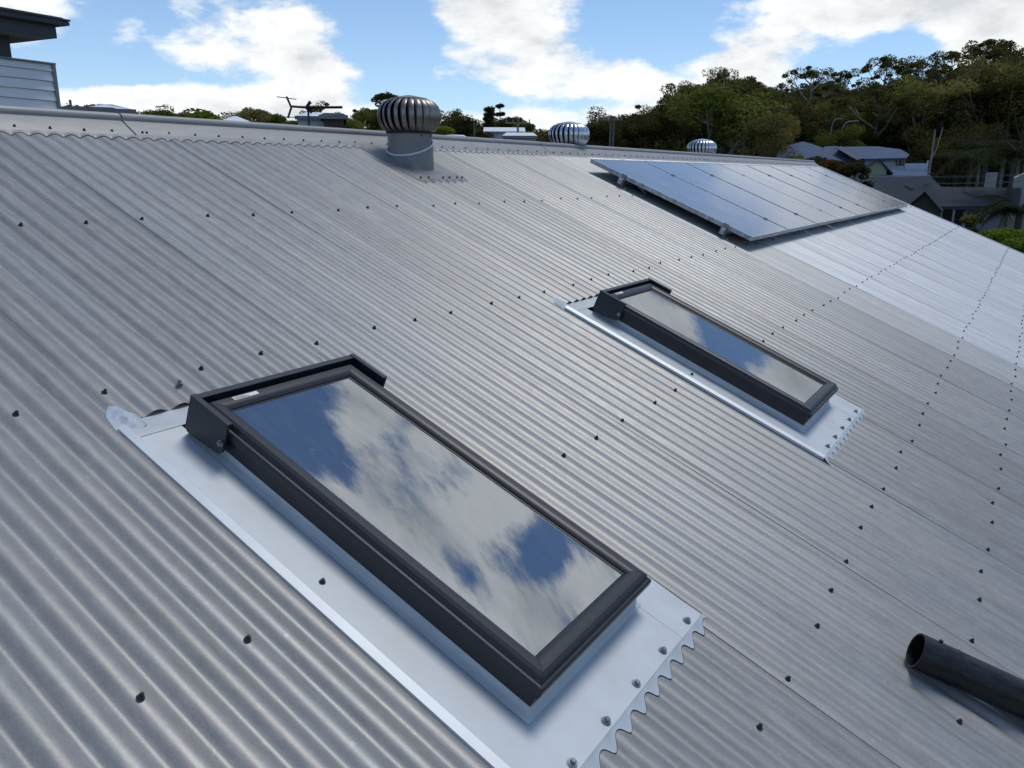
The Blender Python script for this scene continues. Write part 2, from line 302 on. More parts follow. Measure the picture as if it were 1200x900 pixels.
# ------------------------------------------------------------------ object helpers
COL = sc.collection
def link(o, parent=None):
    COL.objects.link(o)
    if parent is not None: o.parent = parent
    return o
def tag(o, label=None, cat=None, group=None, kind=None):
    if label: o['label'] = label
    if cat: o['category'] = cat
    if group: o['group'] = group
    if kind: o['kind'] = kind
    return o
def thing(name, label, cat, loc=(0, 0, 0), rot=(0, 0, 0), group=None):
    o = bpy.data.objects.new(name, None); o.empty_display_size = .2; link(o); o.location = loc; o.rotation_euler = rot
    return tag(o, label, cat, group)
class MB:
    def __init__(s): s.v = []; s.f = []; s.mi = []
    def add(s, vs, fs, mi=0):
        b = len(s.v); s.v += [tuple(v) for v in vs]; s.f += [tuple(b + i for i in f) for f in fs]; s.mi += [mi] * len(fs); return s
    def box(s, a, b, mi=0, M4=None):
        (x0, y0, z0), (x1, y1, z1) = a, b
        vs = [(x0, y0, z0), (x1, y0, z0), (x1, y1, z0), (x0, y1, z0), (x0, y0, z1), (x1, y0, z1), (x1, y1, z1), (x0, y1, z1)]
        if M4 is not None: vs = [M4 @ Vector(v) for v in vs]
        return s.add(vs, [(3, 2, 1, 0), (4, 5, 6, 7), (0, 1, 5, 4), (1, 2, 6, 5), (2, 3, 7, 6), (3, 0, 4, 7)], mi)
    def poly(s, vs, mi=0): return s.add(vs, [tuple(range(len(vs)))], mi)
    def grid(s, rows, mi=0, closed=False):
        n = len(rows[0]); vs = [v for r in rows for v in r]; fs = []
        for i in range(len(rows) - 1):
            for j in range(n if closed else n - 1):
                k = (j + 1) % n; fs.append((i * n + j, i * n + k, (i + 1) * n + k, (i + 1) * n + j))
        return s.add(vs, fs, mi)
    def tube(s, pts, rad, n=8, mi=0, caps=True):
        pts = [Vector(p) for p in pts]; rad = rad if isinstance(rad, (list, tuple)) else [rad] * len(pts); rows = []
        for i, p in enumerate(pts):
            d = (pts[min(i + 1, len(pts) - 1)] - pts[max(i - 1, 0)]).normalized()
            a = d.orthogonal().normalized() if i == 0 else (a - d * a.dot(d)).normalized()
            b = d.cross(a); rows.append([p + (a * math.cos(2 * math.pi * k / n) + b * math.sin(2 * math.pi * k / n)) * rad[i] for k in range(n)])
        s.grid(rows, mi, True)
        if caps: s.poly(rows[0][::-1], mi); s.poly(rows[-1], mi)
        return s
    def lathe(s, prof, n=24, mi=0, a0=0, a1=2 * math.pi, c=(0, 0)):
        cl = abs(a1 - a0 - 2 * math.pi) < 1e-6; m = n if cl else n + 1
        rows = [[(c[0] + r * math.cos(a0 + (a1 - a0) * k / n), c[1] + r * math.sin(a0 + (a1 - a0) * k / n), z) for k in range(m)] for r, z in prof]
        return s.grid(rows, mi, cl)
    def mesh(s, name, mats, smooth=False):
        me = bpy.data.meshes.new(name); me.from_pydata(s.v, [], s.f)
        for m in (mats if isinstance(mats, (list, tuple)) else [mats]): me.materials.append(m)
        if max(s.mi, default=0) > 0: me.polygons.foreach_set('material_index', s.mi)
        if smooth: me.polygons.foreach_set('use_smooth', [True] * len(s.f)); 
        me.update(); return me
    def build(s, name, mats, parent=None, smooth=False, bevel=0, loc=None, rot=None, auto=None):
        me = s.mesh(name, mats, smooth or auto is not None)
        if auto is not None: me.set_sharp_from_angle(angle=auto)
        o = bpy.data.objects.new(name, me); link(o, parent)
        if bevel:
            b = o.modifiers.new('bevel', 'BEVEL'); b.width = bevel; b.segments = 2; b.limit_method = 'ANGLE'; b.angle_limit = R(40)
        if loc is not None: o.location = loc
        if rot is not None: o.rotation_euler = rot
        return o
def inst(me, name, parent, loc=(0, 0, 0), rot=(0, 0, 0), scale=None):
    o = bpy.data.objects.new(name, me); link(o, parent); o.location = loc; o.rotation_euler = rot
    if scale is not None: o.scale = scale
    return o
def copy_thing(src, loc, rot=None, label=None, scale=None):
    r = src.copy(); COL.objects.link(r); r.location = loc
    if rot is not None: r.rotation_euler = rot
    if scale is not None: r.scale = scale
    if label: r['label'] = label
    for ch in src.children:
        c = ch.copy(); COL.objects.link(c); c.parent = r
        for g in ch.children:
            d = g.copy(); COL.objects.link(d); d.parent = c
    return r
# roof frame: local x along the ridge, y up the slope, z out of the roof
ROOF = Matrix.Rotation(PITCH, 4, 'X')
def RP(u, t, wv=0): return ROOF @ Vector((u, t, wv))

# ------------------------------------------------------------------ the house under our feet
P_ = .0762; AMP = .0067
def corr(u):
    q = 2 * math.pi * u / P_
    return AMP * (math.cos(q) - .12 * math.cos(2 * q) + .10)
T_RIDGE, T_EAVE = 3.72, -2.1
U0, U1 = -4.876, 15.85          # sheet edges fall on crests k = 6 mod 10
house = thing('house', 'house whose corrugated grey steel roof fills the foreground', 'house')
ridge_pt = RP(0, T_RIDGE)
def sheet_mesh(name, ta, tb, m, width=10, rough_seed=0):
    mb = MB(); n = 12
    us = [i * P_ / n for i in range(-3, width * n + 4)]
    rr = random.Random(rough_seed)
    ts = [ta + (tb - ta) * i / max(2, int((tb - ta) / .45)) for i in range(max(2, int((tb - ta) / .45)) + 1)]
    ph = rr.random() * 6
    rows = []
    for t in ts:
        row = []
        for i, u in enumerate(us):
            lift = .0013 * max(0, 1 - (u + .02) / .12)         # this edge laps over the sheet before it
            wob = .0006 * math.sin(t * 2.3 + ph + u * 5)
            row.append((u, t, corr(u) + lift + wob))
        rows.append(row)
    mb.grid(rows)
    # thin visible edge thickness at the lower and upper ends and the lap
    low = [(u, ts[0], corr(u) - .0012) for u in us]; mb.grid([rows[0], low])
    up = [(u, ts[-1], corr(u) - .0012) for u in us]; mb.grid([up, rows[-1]])
    mb.grid([[(r[0][0], r[0][1], r[0][2]) for r in rows], [(r[0][0], r[0][1], r[0][2] - .0012) for r in rows]])
    return mb.mesh(name, m, True)
full = sheet_mesh('roof_sheet', T_EAVE, 3.615, M['roof'], rough_seed=1)
full_glare = sheet_mesh('roof_sheet', T_EAVE, 3.615, M['roof_glare'], rough_seed=2)
full_half_glare = sheet_mesh('roof_sheet', T_EAVE, 3.615, M['roof_half_glare'], rough_seed=6)
upper = sheet_mesh('roof_sheet', 1.53, 3.615, M['roof'], rough_seed=3)
lower = sheet_mesh('roof_sheet', T_EAVE, .20, M['roof'], rough_seed=4)
full_b = sheet_mesh('roof_sheet', -3.1, 3.615, M['roof'], rough_seed=5)
k = -64
kk = []
while k * P_ < U1 - .3: kk.append(k); k += 10
for k in kk:
    u = k * P_
    rot = (PITCH, 0, 0)
    if k in (-4, 26):
        inst(upper, 'roof_sheet', house, RP(u, 0), rot); inst(lower, 'roof_sheet', house, RP(u, 0), rot)
    else:
        inst(full_glare if k > 66 else (full_half_glare if k == 66 else full), 'roof_sheet', house, RP(u, 0), rot)  # sheets towards the gable end carry the painted glare
# back slope: one long sheet run, mirrored over the ridge line
mb = MB()
us = [U0 + i * (U1 - U0) / 1600 for i in range(1601)]
mb.grid([[(u, 0.08, corr(u)) for u in us], [(u, 5.9, corr(u)) for u in us]])
bk = mb.build('back_roof_slope', M['roof'], house, smooth=True)
bk.matrix_world = Matrix.Translation((0, ridge_pt.y, ridge_pt.z)) @ Matrix.Rotation(-PITCH, 4, 'X')
# ridge cap in lengths
def cap_profile():
    # (distance from ridge down the slope, height off the slope plane) for one side, then a round roll on top
    return None
capM = M['cap']
rc = RP(0, T_RIDGE)
def cap_section(u):
    pts = []
    for sgn in (-1, 1):
        pass
    side = []
    for s_, w_ in ((.135, .010), (.131, .0125), (.060, .026), (.034, .033)):
        side.append((s_, w_))
    c_, s2 = math.cos(PITCH), math.sin(PITCH)
    left = [Vector((u, rc.y - s_ * c_ - w_ * s2, rc.z - s_ * s2 + w_ * c_)) for s_, w_ in side]
    right = [Vector((u, rc.y + s_ * c_ + w_ * s2, rc.z - s_ * s2 + w_ * c_)) for s_, w_ in side]
    cy, cz, r = rc.y, rc.z + .040, .026
    arc = [Vector((u, cy + r * math.cos(a), cz + r * math.sin(a))) for a in [R(205 - 230 * i / 12) for i in range(13)]]
    return left + arc + right[::-1]
joints = [U0, 1.02, 5.11, 9.2, 13.3, U1 - .15]
for i in range(len(joints) - 1):
    a, b = joints[i], joints[i + 1] + .05
    lift = .0015 if i % 2 else 0
    secs = []
    for u in (a, a + (b - a) * .33, a + (b - a) * .66, b):
        s_ = cap_section(u); secs.append([v + Vector((0, 0, lift)) for v in s_])
    mb = MB(); mb.grid(secs)
    mb.build('ridge_cap', capM, house, auto=R(30))
    # scribed lip that drops into the valleys
    mb = MB(); n = int((b - a - .05) / P_ * 10)
    us = [a + (b - .05 - a) * j / n for j in range(n + 1)]
    top = [RP(u, T_RIDGE - .1355, .0102 + lift) for u in us]
    bot = [RP(u, T_RIDGE - .160, corr(u) + .0035) for u in us]
    mb.grid([bot, top]); mb.build('ridge_cap_lip', capM, house, smooth=False)
    if i > 0:   # dark joint line
        mb = MB(); s1 = cap_section(a - .004); s2 = cap_section(a + .004)
        mb.grid([[v + Vector((0, 0, .0028)) for v in s1], [v + Vector((0, 0, .0028)) for v in s2]])
        mb.build('cap_joint', M['screw'], house)
# eave, gable and walls
mb = MB(); mb.box((U0, T_EAVE - .10, -.12), (U1, T_EAVE + .03, -.03)); o = mb.build('gutter', M['cap'], house, bevel=.01); o.rotation_euler = (PITCH, 0, 0)
mb = MB(); mb.box((U1 - .13, T_EAVE, -.16), (U1 - .09, T_RIDGE, .004)); mb.box((U1 - .155, T_EAVE, .010), (U1 - .088, T_RIDGE - .16, .016))
o = mb.build('barge_flashing', M['galv_edge'], house); o.rotation_euler = (PITCH, 0, 0)
ye = RP(0, T_EAVE).y + .5; yb = 2 * ridge_pt.y - ye; gz = -4.4
mb = MB()
zt = RP(0, T_EAVE + .5).z - .12
for (xa, ya, xb, yb_) in ((U0 + .4, ye, U1 - .5, ye + .2), (U0 + .4, yb - .2, U1 - .5, yb), (U0 + .4, ye + .2, U0 + .6, yb - .2), (U1 - .7, ye + .2, U1 - .5, yb - .2)):
    mb.box((xa, ya, gz - 1), (xb, yb_, zt))
mb.build('wall', M['wall_grey'], house)
for x in (U0 + .5, U1 - .6):
    mb = MB(); mb.poly([(x, ye + .1, zt), (x, yb - .1, zt), (x, ridge_pt.y, ridge_pt.z - .12)]); mb.build('gable_wall', M['wall_grey'], house)

# ------------------------------------------------------------------ screws
def screw_mesh(name, mat_, s=1.0):
    mb = MB(); mb.lathe([(.0001, .0015), (.0098 * s, .0012), (.0102 * s, 0), ], 12)
    mb.lathe([(.0085 * s, .0012), (.0085 * s, .003), (.0001, .0033)], 10)
    mb.lathe([(.0056 * s, .003), (.0056 * s, .0085), (.0045 * s, .0098), (.0001, .0098)], 6)
    return mb.mesh(name, mat_, False)
SM = screw_mesh('screw', M['screw'], .8); SZ = screw_mesh('screw', M['zinc_screw'])
rows = [(2.663, 0), (1.655, 0), (.768, 0), (-.135, 0), (-.56, 0), (-1.4, 0)]
spots = []
jit = random.Random(5)
for tr, _ in rows:
    for k in range(-40, 206):
        if k % 10 not in (0, 3, 6): continue
        u = k * P_
        if u > U1 - .2: continue
        t = tr + jit.uniform(-.012, .012)
        if .1 < t < 1.53 and ((-.37 < u < .48) or (1.93 < u < 2.82)): continue
        spots.append((u, t, .008))
capspots = [(k * P_ + jit.uniform(-.006, .006), T_RIDGE - .112 + jit.uniform(-.004, .004), .0155) for k in range(-40, 206, 2) if k * P_ < U1 - .2] + [(1.09, T_RIDGE - .115, .0155), (5.17, T_RIDGE - .115, .0155), (9.27, T_RIDGE - .115, .0155)]
spots += capspots
def seen(u, t, wv):
    d = RP(u, t, wv) - CAM; z = d.dot(FWD); return z > .1 and -30 < 600 + FPX * d.dot(RIGHT) / z < 1230 and -30 < 450 + FPX * d.dot(DOWN) / z < 930
spots.sort(key=lambda s: (RP(*s) - CAM).length)
near = [s for s in spots if seen(*s)][:240]; nearset = set(near)
for u, t, wv in near:
    inst(SM, 'screw', house, RP(u, t, wv), (PITCH + jit.uniform(-.08, .08), jit.uniform(-.08, .08), jit.uniform(0, 1)))
mb = MB()
for s_ in spots:
    if s_ in nearset: continue
    u, t, wv = s_
    pr = [(.0098, 0), (.0085, .003), (.005, .009)]
    for a, b in zip(pr, pr[1:]):
        r0 = [RP(u + a[0] * math.cos(q), t + a[0] * math.sin(q), wv + a[1]) for q in [i * math.pi / 3 for i in range(6)]]
        r1 = [RP(u + b[0] * math.cos(q), t + b[0] * math.sin(q), wv + b[1]) for q in [i * math.pi / 3 for i in range(6)]]
        mb.grid([r0, r1], closed=True)
    mb.poly(r1)
o = mb.build('far_screws', M['screw'], house); o['kind'] = 'stuff'
# the odd new screw beside the upper corner of the near skylight
o = inst(SZ, 'screw', house, RP(-.1, 1.62, .007), (PITCH, 0, 0)); o['label'] = 'new bare zinc screw'

# ------------------------------------------------------------------ skylights
def sweep_frame(prof, W_, H_):
    """closed mitred frame; prof = [(inset, height)]"""
    mb = MB(); rows = []
    for d, z in prof: rows.append([(d, d, z), (W_ - d, d, z), (W_ - d, H_ - d, z), (d, H_ - d, z)])
    mb.grid(rows, closed=True); return mb
SW, SH = .555, 1.128
def make_skylight(u0, t0, label, label_flash, ku):
    th = thing('skylight', label, 'skylight', RP(u0, t0), (PITCH, 0, 0), 'roof windows set into the corrugated roof')
    # frame, one rail per side, mitred
    prof = [(.010, .040), (.010, .085), (.000, .085), (.000, .1000), (.004, .1055), (.010, .1060), (.011, .1085), (.016, .1185), (.024, .1235), (.041, .1235), (.052, .1185), (.058, .1125), (.058, .105)]
    W_, H_ = SW, SH
    cs = lambda d: [(d, d), (W_ - d, d), (W_ - d, H_ - d), (d, H_ - d)]
    for i in range(4):
        mb = MB(); j = (i + 1) % 4
        g = .0006
        rws = []
        for d, z in prof:
            a, b = Vector((*cs(d)[i], z)), Vector((*cs(d)[j], z)); e = (b - a).normalized() * g
            rws.append([a + e, b - e])
        mb.grid(rws); mb.build('frame_rail', M['frame'], th, auto=R(25))
    # black gasket lines
    mb = MB()
    for i in range(4):
        j = (i + 1) % 4; a, b = Vector((*cs(.058)[i], .1095)), Vector((*cs(.058)[j], .1095)); c, d = Vector((*cs(.063)[j], .1075)), Vector((*cs(.063)[i], .1075)); mb.poly([a, b, c, d])
        a, b = Vector((*cs(.0105)[i], .1062)), Vector((*cs(.0105)[j], .1062)); c, d = Vector((*cs(.0135)[j], .1132)), Vector((*cs(.0135)[i], .1132)); mb.poly([a, b, c, d])
    mb.build('gasket', M['frame_dark'], th)
    mb = MB(); mb.box((.060, .060, .097), (W_ - .060, H_ - .060, .107)); mb.build('glass_pane', M['glass'], th)
    # light shaft under the pane
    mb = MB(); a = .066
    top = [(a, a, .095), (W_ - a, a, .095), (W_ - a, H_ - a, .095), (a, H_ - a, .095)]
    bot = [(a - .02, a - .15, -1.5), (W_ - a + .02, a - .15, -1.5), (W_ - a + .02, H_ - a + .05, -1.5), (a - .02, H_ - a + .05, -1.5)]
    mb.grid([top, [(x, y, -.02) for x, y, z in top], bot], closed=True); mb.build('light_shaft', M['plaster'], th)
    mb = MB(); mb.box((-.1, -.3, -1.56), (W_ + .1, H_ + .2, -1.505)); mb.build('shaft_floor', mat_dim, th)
    # kerb skirt in pale metal
    sk = [(-.006, .0145), (.004, .020), (.012, .036), (.013, .060)]
    mb = MB()
    rws = [[(d, d, z), (W_ - d, d, z), (W_ - d, H_ - d, z), (d, H_ - d, z)] for d, z in sk]
    mb.grid(rws, closed=True); mb.build('kerb_skirt', M['galv'], th, auto=R(50))
    # hood at the top: upstand with returned arms
    T = .006; hz0, hz1 = .022, .132; arm = .150; o_ = .009
    def plate(name, pts, mat_=M['hood']):
        mb = MB(); mb.box(*pts); return mb.build(name, mat_, th, bevel=.0015)
    plate('hood_back', ((-o_, H_ + .004, hz0), (W_ + o_, H_ + .004 + T, hz1)))
    plate('hood_top_lip', ((-o_ + .001, H_ - .010, hz1 - .0005), (W_ + o_ - .001, H_ + .0035 + T, hz1 + .003)))
    for side in (0, 1):
        x0 = -o_ - T if side == 0 else W_ + o_
        mb = MB()
        y0, y1 = H_ + .004 + T - arm, H_ + .004 + T
        low = hz0 + .004
        outer = [(y1, low + .010), (y1, hz1 + .004), (y0, hz1 + .001), (y0 + .002, .052), (y0 + .012, .040), (y1 - .02, low)]
        A = [(x0, y, z) for y, z in outer]; B = [(x0 + T, y, z) for y, z in outer]
        mb.poly(A); mb.poly(B[::-1]); n = len(A); mb.add(A + B, [(i, n + i, n + (i + 1) % n, (i + 1) % n) for i in range(n)])
        mb.build('hood_arm', M['hood'], th, bevel=.001)
        xl = x0 - .001 if side == 0 else x0 - .009
        mb = MB(); mb.box((xl, y0 + .001, hz1 + .0005), (xl + .016, y1 - .001, hz1 + .0055)); mb.build('hood_arm_lip', M['hood'], th, bevel=.001)
    # bolt on the left arm, rivets on the front rail, paper sticker
    mb = MB(); mb.lathe([(.0095, 0), (.0095, .002), (.0055, .0022), (.0055, .008), (.0001, .0095)], 10)
    bm_ = mb.mesh('bolt', M['zinc_screw'])
    inst(bm_, 'bolt', th, (-o_ - T - .0005, H_ - .128, .075), (0, R(-90), 0))
    mb = MB(); mb.lathe([(.0045, 0), (.0045, .002), (.0001, .003)], 8); rv = mb.mesh('rivet', M['frame_dark'])
    for x in (.02, W_ - .02): inst(rv, 'rivet', th, (x, .0095, .066), (R(90), 0, 0))
    st = MB(); st.box((.085, H_ - .041, .1236), (.165, H_ - .027, .1242)); so_ = st.build('sticker', M['sticker'], th)
    st = MB(); st.box((.088, H_ - .0385, .1243), (.135, H_ - .0355, .1245)); st.box((.088, H_ - .033, .1243), (.125, H_ - .0305, .1245)); st.build('print_bars', M['print'], so_)
    # ---- flashing, in roof coordinates relative to the thing
    L0, Rr = ku[0] - u0, ku[1] - u0          # outer edges of the flashing
    tb_, tt = .125 - t0, 1.45 - t0
    wf = .0125
    def sheet(name, polys, m=M['galv']):
        mb = MB()
        for p in polys: mb.poly(p)
        return mb.build(name, m, th)
    strip = .023
    yi0, yi1 = .004, SH - .004
    def zf(x, y): return wf + .0007 * math.sin(7 * x + 3 * y) + .0005 * math.sin(23 * y + x * 9)
    def gridpiece(name, xa, xb, ya, yb, dz=0, m=M['galv'], nx=8, ny=14, zfun=None):
        mb = MB(); rows_ = [[(xa + (xb - xa) * i / nx, ya + (yb - ya) * j / ny, (zfun(xa + (xb - xa) * i / nx, ya + (yb - ya) * j / ny) if zfun else zf(xa + (xb - xa) * i / nx, ya + (yb - ya) * j / ny)) + dz) for i in range(nx + 1)] for j in range(ny + 1)]
        mb.grid(rows_); lo = [[(x, y, z - .0008) for x, y, z in r_] for r_ in (rows_[0], rows_[-1])]
        mb.grid([lo[0], rows_[0]]); mb.grid([rows_[-1], lo[1]])
        mb.grid([[(r_[0][0], r_[0][1], r_[0][2]) for r_ in rows_], [(r_[0][0], r_[0][1], r_[0][2] - .0008) for r_ in rows_]])
        return mb.build(name, m, th, smooth=False, auto=R(30))
    gridpiece('side_flashing', L0 + strip, .004, tb_ + .145, tt, ny=18)
    gridpiece('side_flashing', SW - .004, Rr - .010, tb_ - .0005, tt, .0013, ny=18)
    gridpiece('apron_flashing', L0 + strip, SW + .015, tb_, tb_ + .147, .0005, nx=16, ny=4)
    def zh(x, y):
        f_ = min(1, max(0, (y - tt + .005) / .085)); return zf(x, y) * (1 - f_) + (-.0105) * f_
    gridpiece('head_flashing', L0 + strip * .9, Rr - .010, tt - .015, tt + .13, .0016, nx=12, ny=10, zfun=zh)
    # folded outer strips
    for xo, xi in ((L0, L0 + strip), (Rr, Rr - .010)):
        mb = MB()
        yy = [tb_ - .001 + (tt + .045 - tb_) * i / 16 for i in range(17)]
        def c(y, z): return z
        rws = [[(xi, y, wf + .0022) for y in yy], [(xi + (xo - xi) * .05, y, wf + .0030) for y in yy], [(xi + (xo - xi) * .92, y, wf - .0035) for y in yy], [(xo, y, wf - .014) for y in yy]]
        mb.grid(rws); mb.build('edge_fold', M['galv_edge'], th, auto=R(20))
    # scribed front lip: tongues that drop into each valley
    mb = MB(); nn = int((Rr - L0) / P_ * 14); us_ = [L0 + (Rr - L0) * i / nn for i in range(nn + 1)]
    tp = [(x, tb_ - .0005, wf + .001) for x in us_]
    def lowz(x):
        return min(corr(x + u0) + .0025, wf)
    md = [(x, tb_ - .003 - (wf - lowz(x)) * .8, wf * .45 + lowz(x) * .55) for x in us_]
    bt = [(x, tb_ - .004 - (wf - lowz(x)) * 1.9, lowz(x)) for x in us_]
    mb.grid([bt, md, tp]); mb.build('apron_tongues', M['galv'], th, auto=R(60))
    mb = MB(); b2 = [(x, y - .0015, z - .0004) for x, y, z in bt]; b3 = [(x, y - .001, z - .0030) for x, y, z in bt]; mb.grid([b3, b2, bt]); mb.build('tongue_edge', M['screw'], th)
    # screws through the apron
    for j, uu in enumerate([-.228, -.076, .080, .238, .402]):
        uu2 = uu + (ku[0] + .36)
        inst(SZ, 'screw', th, (uu2 - u0, .142 - t0, wf + .0015), (jit.uniform(-.1, .1), 0, j), (1.15, 1.15, 1.15))
    inst(SM, 'screw', th, (L0 + .060, .800 - t0, wf + .001), (0, 0, .4))
    return th
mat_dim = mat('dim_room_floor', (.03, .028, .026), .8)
sk1 = make_skylight(-.226, .262, 'near skylight, large in the foreground, with charcoal frame and cloud reflections', '', (-.365, .475))
sk2 = make_skylight(2.070, .262, 'farther smaller-looking skylight below the solar panels, reflecting pale blue sky', '', (1.945, 2.82))
def blob(parent, cx, cy, sx, sy, seed):
    rr = random.Random(seed); mb = MB(); rows_ = []
    for i in range(9):
        a = i / 8; row = []
        for j in range(20):
            q = 2 * math.pi * j / 20; r = a * (1 + .16 * math.sin(3 * q + seed) + .08 * math.sin(5 * q + 1)); x = cx + sx * r * math.cos(q); y = cy + sy * r * math.sin(q)
            z = max(corr(x + parent_u), .0) * 0 + corr(x + parent_u) * .75 + .0065 * (1 - a ** 2) + .0020 * (1 - a) * math.sin(9 * q) + (.0026 * math.sin(a * 16) * (1 - a)) + .0012
            row.append((x, y, z))
        rows_.append(row)
    mb.grid(rows_, closed=True); return mb.build('silicone_smear', M['silicone'], parent, smooth=True)
for s_, u0 in ((sk1, -.226), (sk2, 2.070)):
    parent_u = u0
    blob(s_, (-.325 if u0 < 0 else 1.985) - u0, 1.525 - .262, .040, .062, 3)

# ------------------------------------------------------------------ whirlybird ventilators
def make_vent(loc, label, vm, rs=1.0, on_front=True, rot=0.0):
    th = thing('turbine_vent', label, 'roof ventilator', loc, (0, 0, rot), 'turbine ventilators along the ridge')
    # throat (z=0 is the bottom of the spinning head)
    mb = MB(); mb.lathe([(.148, 0), (.148, -.012), (.146, -.014), (.146, -.16)], 40); mb.build('throat', M['throat'], th, auto=R(40))
    mb = MB(); mb.lathe([(.152, .012), (.156, .006), (.156, -.004), (.150, -.006)], 40); mb.build('head_ring', M['vane_dark'], th, auto=R(40))
    # profile of a vane
    prof = [(0.146, .004), (.162, .016), (.178, .040), (.188, .072), (.191, .104), (.188, .138), (.176, .168), (.153, .193), (.122, .208), (.095, .213)]
    nv = 24; dv = 2 * math.pi / nv
    mb = MB(); rws = []
    for i, (r, z) in enumerate(prof):
        f_ = i / (len(prof) - 1); tw = .55 * f_ * 0 + .10 * math.sin(f_ * math.pi)
        row = []
        for j, q in enumerate((-.62, -.35, 0, .3, .52)):
            bul = math.sin(f_ * math.pi)
            lift = (.018, .019, .008, -.012, -.034)[j] * (.25 + .75 * bul)
            if j == 0: lift -= .004
            a = -(q * dv + tw); row.append(((r + lift) * math.cos(a), (r + lift) * math.sin(a), z))
        rws.append(row)
    mb.grid(rws); vmesh = mb.mesh('vane', vm, True)
    for i in range(nv): inst(vmesh, 'vane', th, (0, 0, 0), (0, 0, i * dv))
    mb = MB(); mb.lathe([(.12, .004), (.142, .03), (.155, .08), (.155, .13), (.138, .17), (.10, .200)], 24); mb.build('dark_core', M['vane_dark'], th, smooth=True)
    mb = MB(); mb.lathe([(.124, .207), (.121, .215), (.100, .219), (.052, .229), (.02, .235), (.0001, .236)], 32); mb.build('top_cap', vm, th, auto=R(35))
    # sloping base cut to the roof pitch
    sl = PITCH if on_front else -PITCH
    hb = -.102
    def zroof(x, y): return hb - .078 + math.tan(sl) * y
    mb = MB(); n = 40
    ring_t = [(.152 * math.cos(q), .152 * math.sin(q), hb + .017 + .152 * (.38 * math.cos(q) + .10 * math.sin(q))) for q in [2 * math.pi * i / n for i in range(n)]]
    ring_b = [(.156 * math.cos(q), .156 * math.sin(q), zroof(0, .156 * math.sin(q)) + .004) for q in [2 * math.pi * i / n for i in range(n)]]
    ring_f = [(.178 * math.cos(q), .178 * math.sin(q), zroof(0, .178 * math.sin(q)) - .004) for q in [2 * math.pi * i / n for i in range(n)]]
    mb.grid([ring_f, ring_b, ring_t], closed=True); mb.build('base_collar', M['throat_base'], th, auto=R(35))
    mb = MB(); rr_ = []
    for dz, dr in ((-.006, .001), (-.003, .005), (.003, .005), (.007, -.002)):
        rr_.append([(x / .152 * (.152 + dr), y / .152 * (.152 + dr), z + dz) for x, y, z in ring_t])
    mb.grid(rr_, closed=True); mb.build('sealant_bead', M['ring'], th, smooth=True)
    # flat flashing on the roof
    mb = MB(); rows_ = []
    y0_ = -.29 if on_front else -.10
    ys = [(y0_ + .58 * j / 8) for j in range(9)]; xs = [(-.235 + .50 * i / 10) for i in range(11)]
    for y in ys: rows_.append([(x, y * math.cos(PITCH), zroof(0, y * math.cos(PITCH)) - .003 + .0015 * math.sin(x * 20 + y * 9)) for x in xs])
    mb.grid(rows_)
    ux = loc[0]; yb_ = y0_ * math.cos(PITCH)
    us_ = [(-.235 + .50 * i / 90) for i in range(91)]
    tp = [(x, yb_, zroof(0, yb_) - .003) for x in us_]; bt = [(x, yb_ - .016, zroof(0, yb_ - .016) - .003 - .010 + corr(x + ux) * .95) for x in us_]
    mb.grid([bt, tp]); xe = -.235; mb.grid([[(xe, y * math.cos(PITCH), zroof(0, y * math.cos(PITCH)) - .003) for y in ys], [(xe - .012, y * math.cos(PITCH), zroof(0, y * math.cos(PITCH)) - .014) for y in ys]])
    mb.build('base_flashing', M['throat_base'], th, auto=R(35))
    for x in (-.20, -.12, .03, .10, .18, .24): inst(SM, 'screw', th, (x, yb_ + .02, zroof(0, yb_ + .02)), (PITCH, 0, 0))
    for q in (-1.9, -.75, -1.3): inst(SM, 'screw', th, (.1475 * math.cos(q), .1475 * math.sin(q), -.02 if q != -.75 else hb + .04), (R(90), 0, q + R(90)), (.7, .7, .7))
    return th
v1 = PX(480, 151, 5.55)
bz = (ROOF.inverted() @ v1)
fz = v1.y * math.tan(PITCH)     # roof surface height below the head
vent1 = make_vent((v1.x, v1.y, fz + .010 / math.cos(PITCH) + .180 + .004), 'bronze-grey weathered turbine ventilator standing nearest on the near side of the ridge', M['vane_old'])
v2 = PX(666.5, 171, 8.4)
def back_z(y): return ridge_pt.z - (y - ridge_pt.y) * math.tan(PITCH)
vent2 = make_vent((v2.x, v2.y, v2.z), 'shiny turbine ventilator half hidden behind the ridge, left of the tall trees', M['vane_new'], on_front=False, rot=.1)
v3 = PX(822, 183, 12.1)
vent3 = make_vent((v3.x, v3.y, v3.z), 'smallest and farthest shiny turbine ventilator behind the ridge above the solar panels', M['vane_new'], on_front=False, rot=.2)
print('vents', v1, v2, v3, 'fz', fz, 'back', back_z(v2.y), back_z(v3.y))

# ------------------------------------------------------------------ solar panels
PW, PL, PT = 1.113, 1.62, .035
pu0, pt0, pw0 = 5.16, 1.595, .118
mb = MB(); tmp = MB()
fr = MB()
for a, b in (((0, 0, -PT), (.012, PL, 0)), ((PW - .012, 0, -PT), (PW, PL, 0)), ((.012, 0, -PT), (PW - .012, .012, 0)), ((.012, PL - .012, -PT), (PW - .012, PL, 0))): fr.box(a, b)
frm = fr.mesh('panel_frame', M['alu_dirty'])
gl = MB(); gl.box((.0125, .0125, -.008), (PW - .0125, PL - .0125, -.0015)); glm = gl.mesh('panel_glass', M['solar'])
cl = MB(); cl.box((-.022, -.02, -.004), (.022, .02, .003)); cl.box((-.009, -.02, -.03), (.009, .02, -.004)); cl.lathe([(.006, .003), (.006, .008), (.0001, .008)], 6); clm = cl.mesh('mid_clamp', M['bracket'])
ords = ['leftmost', 'second', 'third', 'fourth', 'fifth', 'sixth', 'seventh', 'rightmost']
NP = 8; pitch = PW + .018
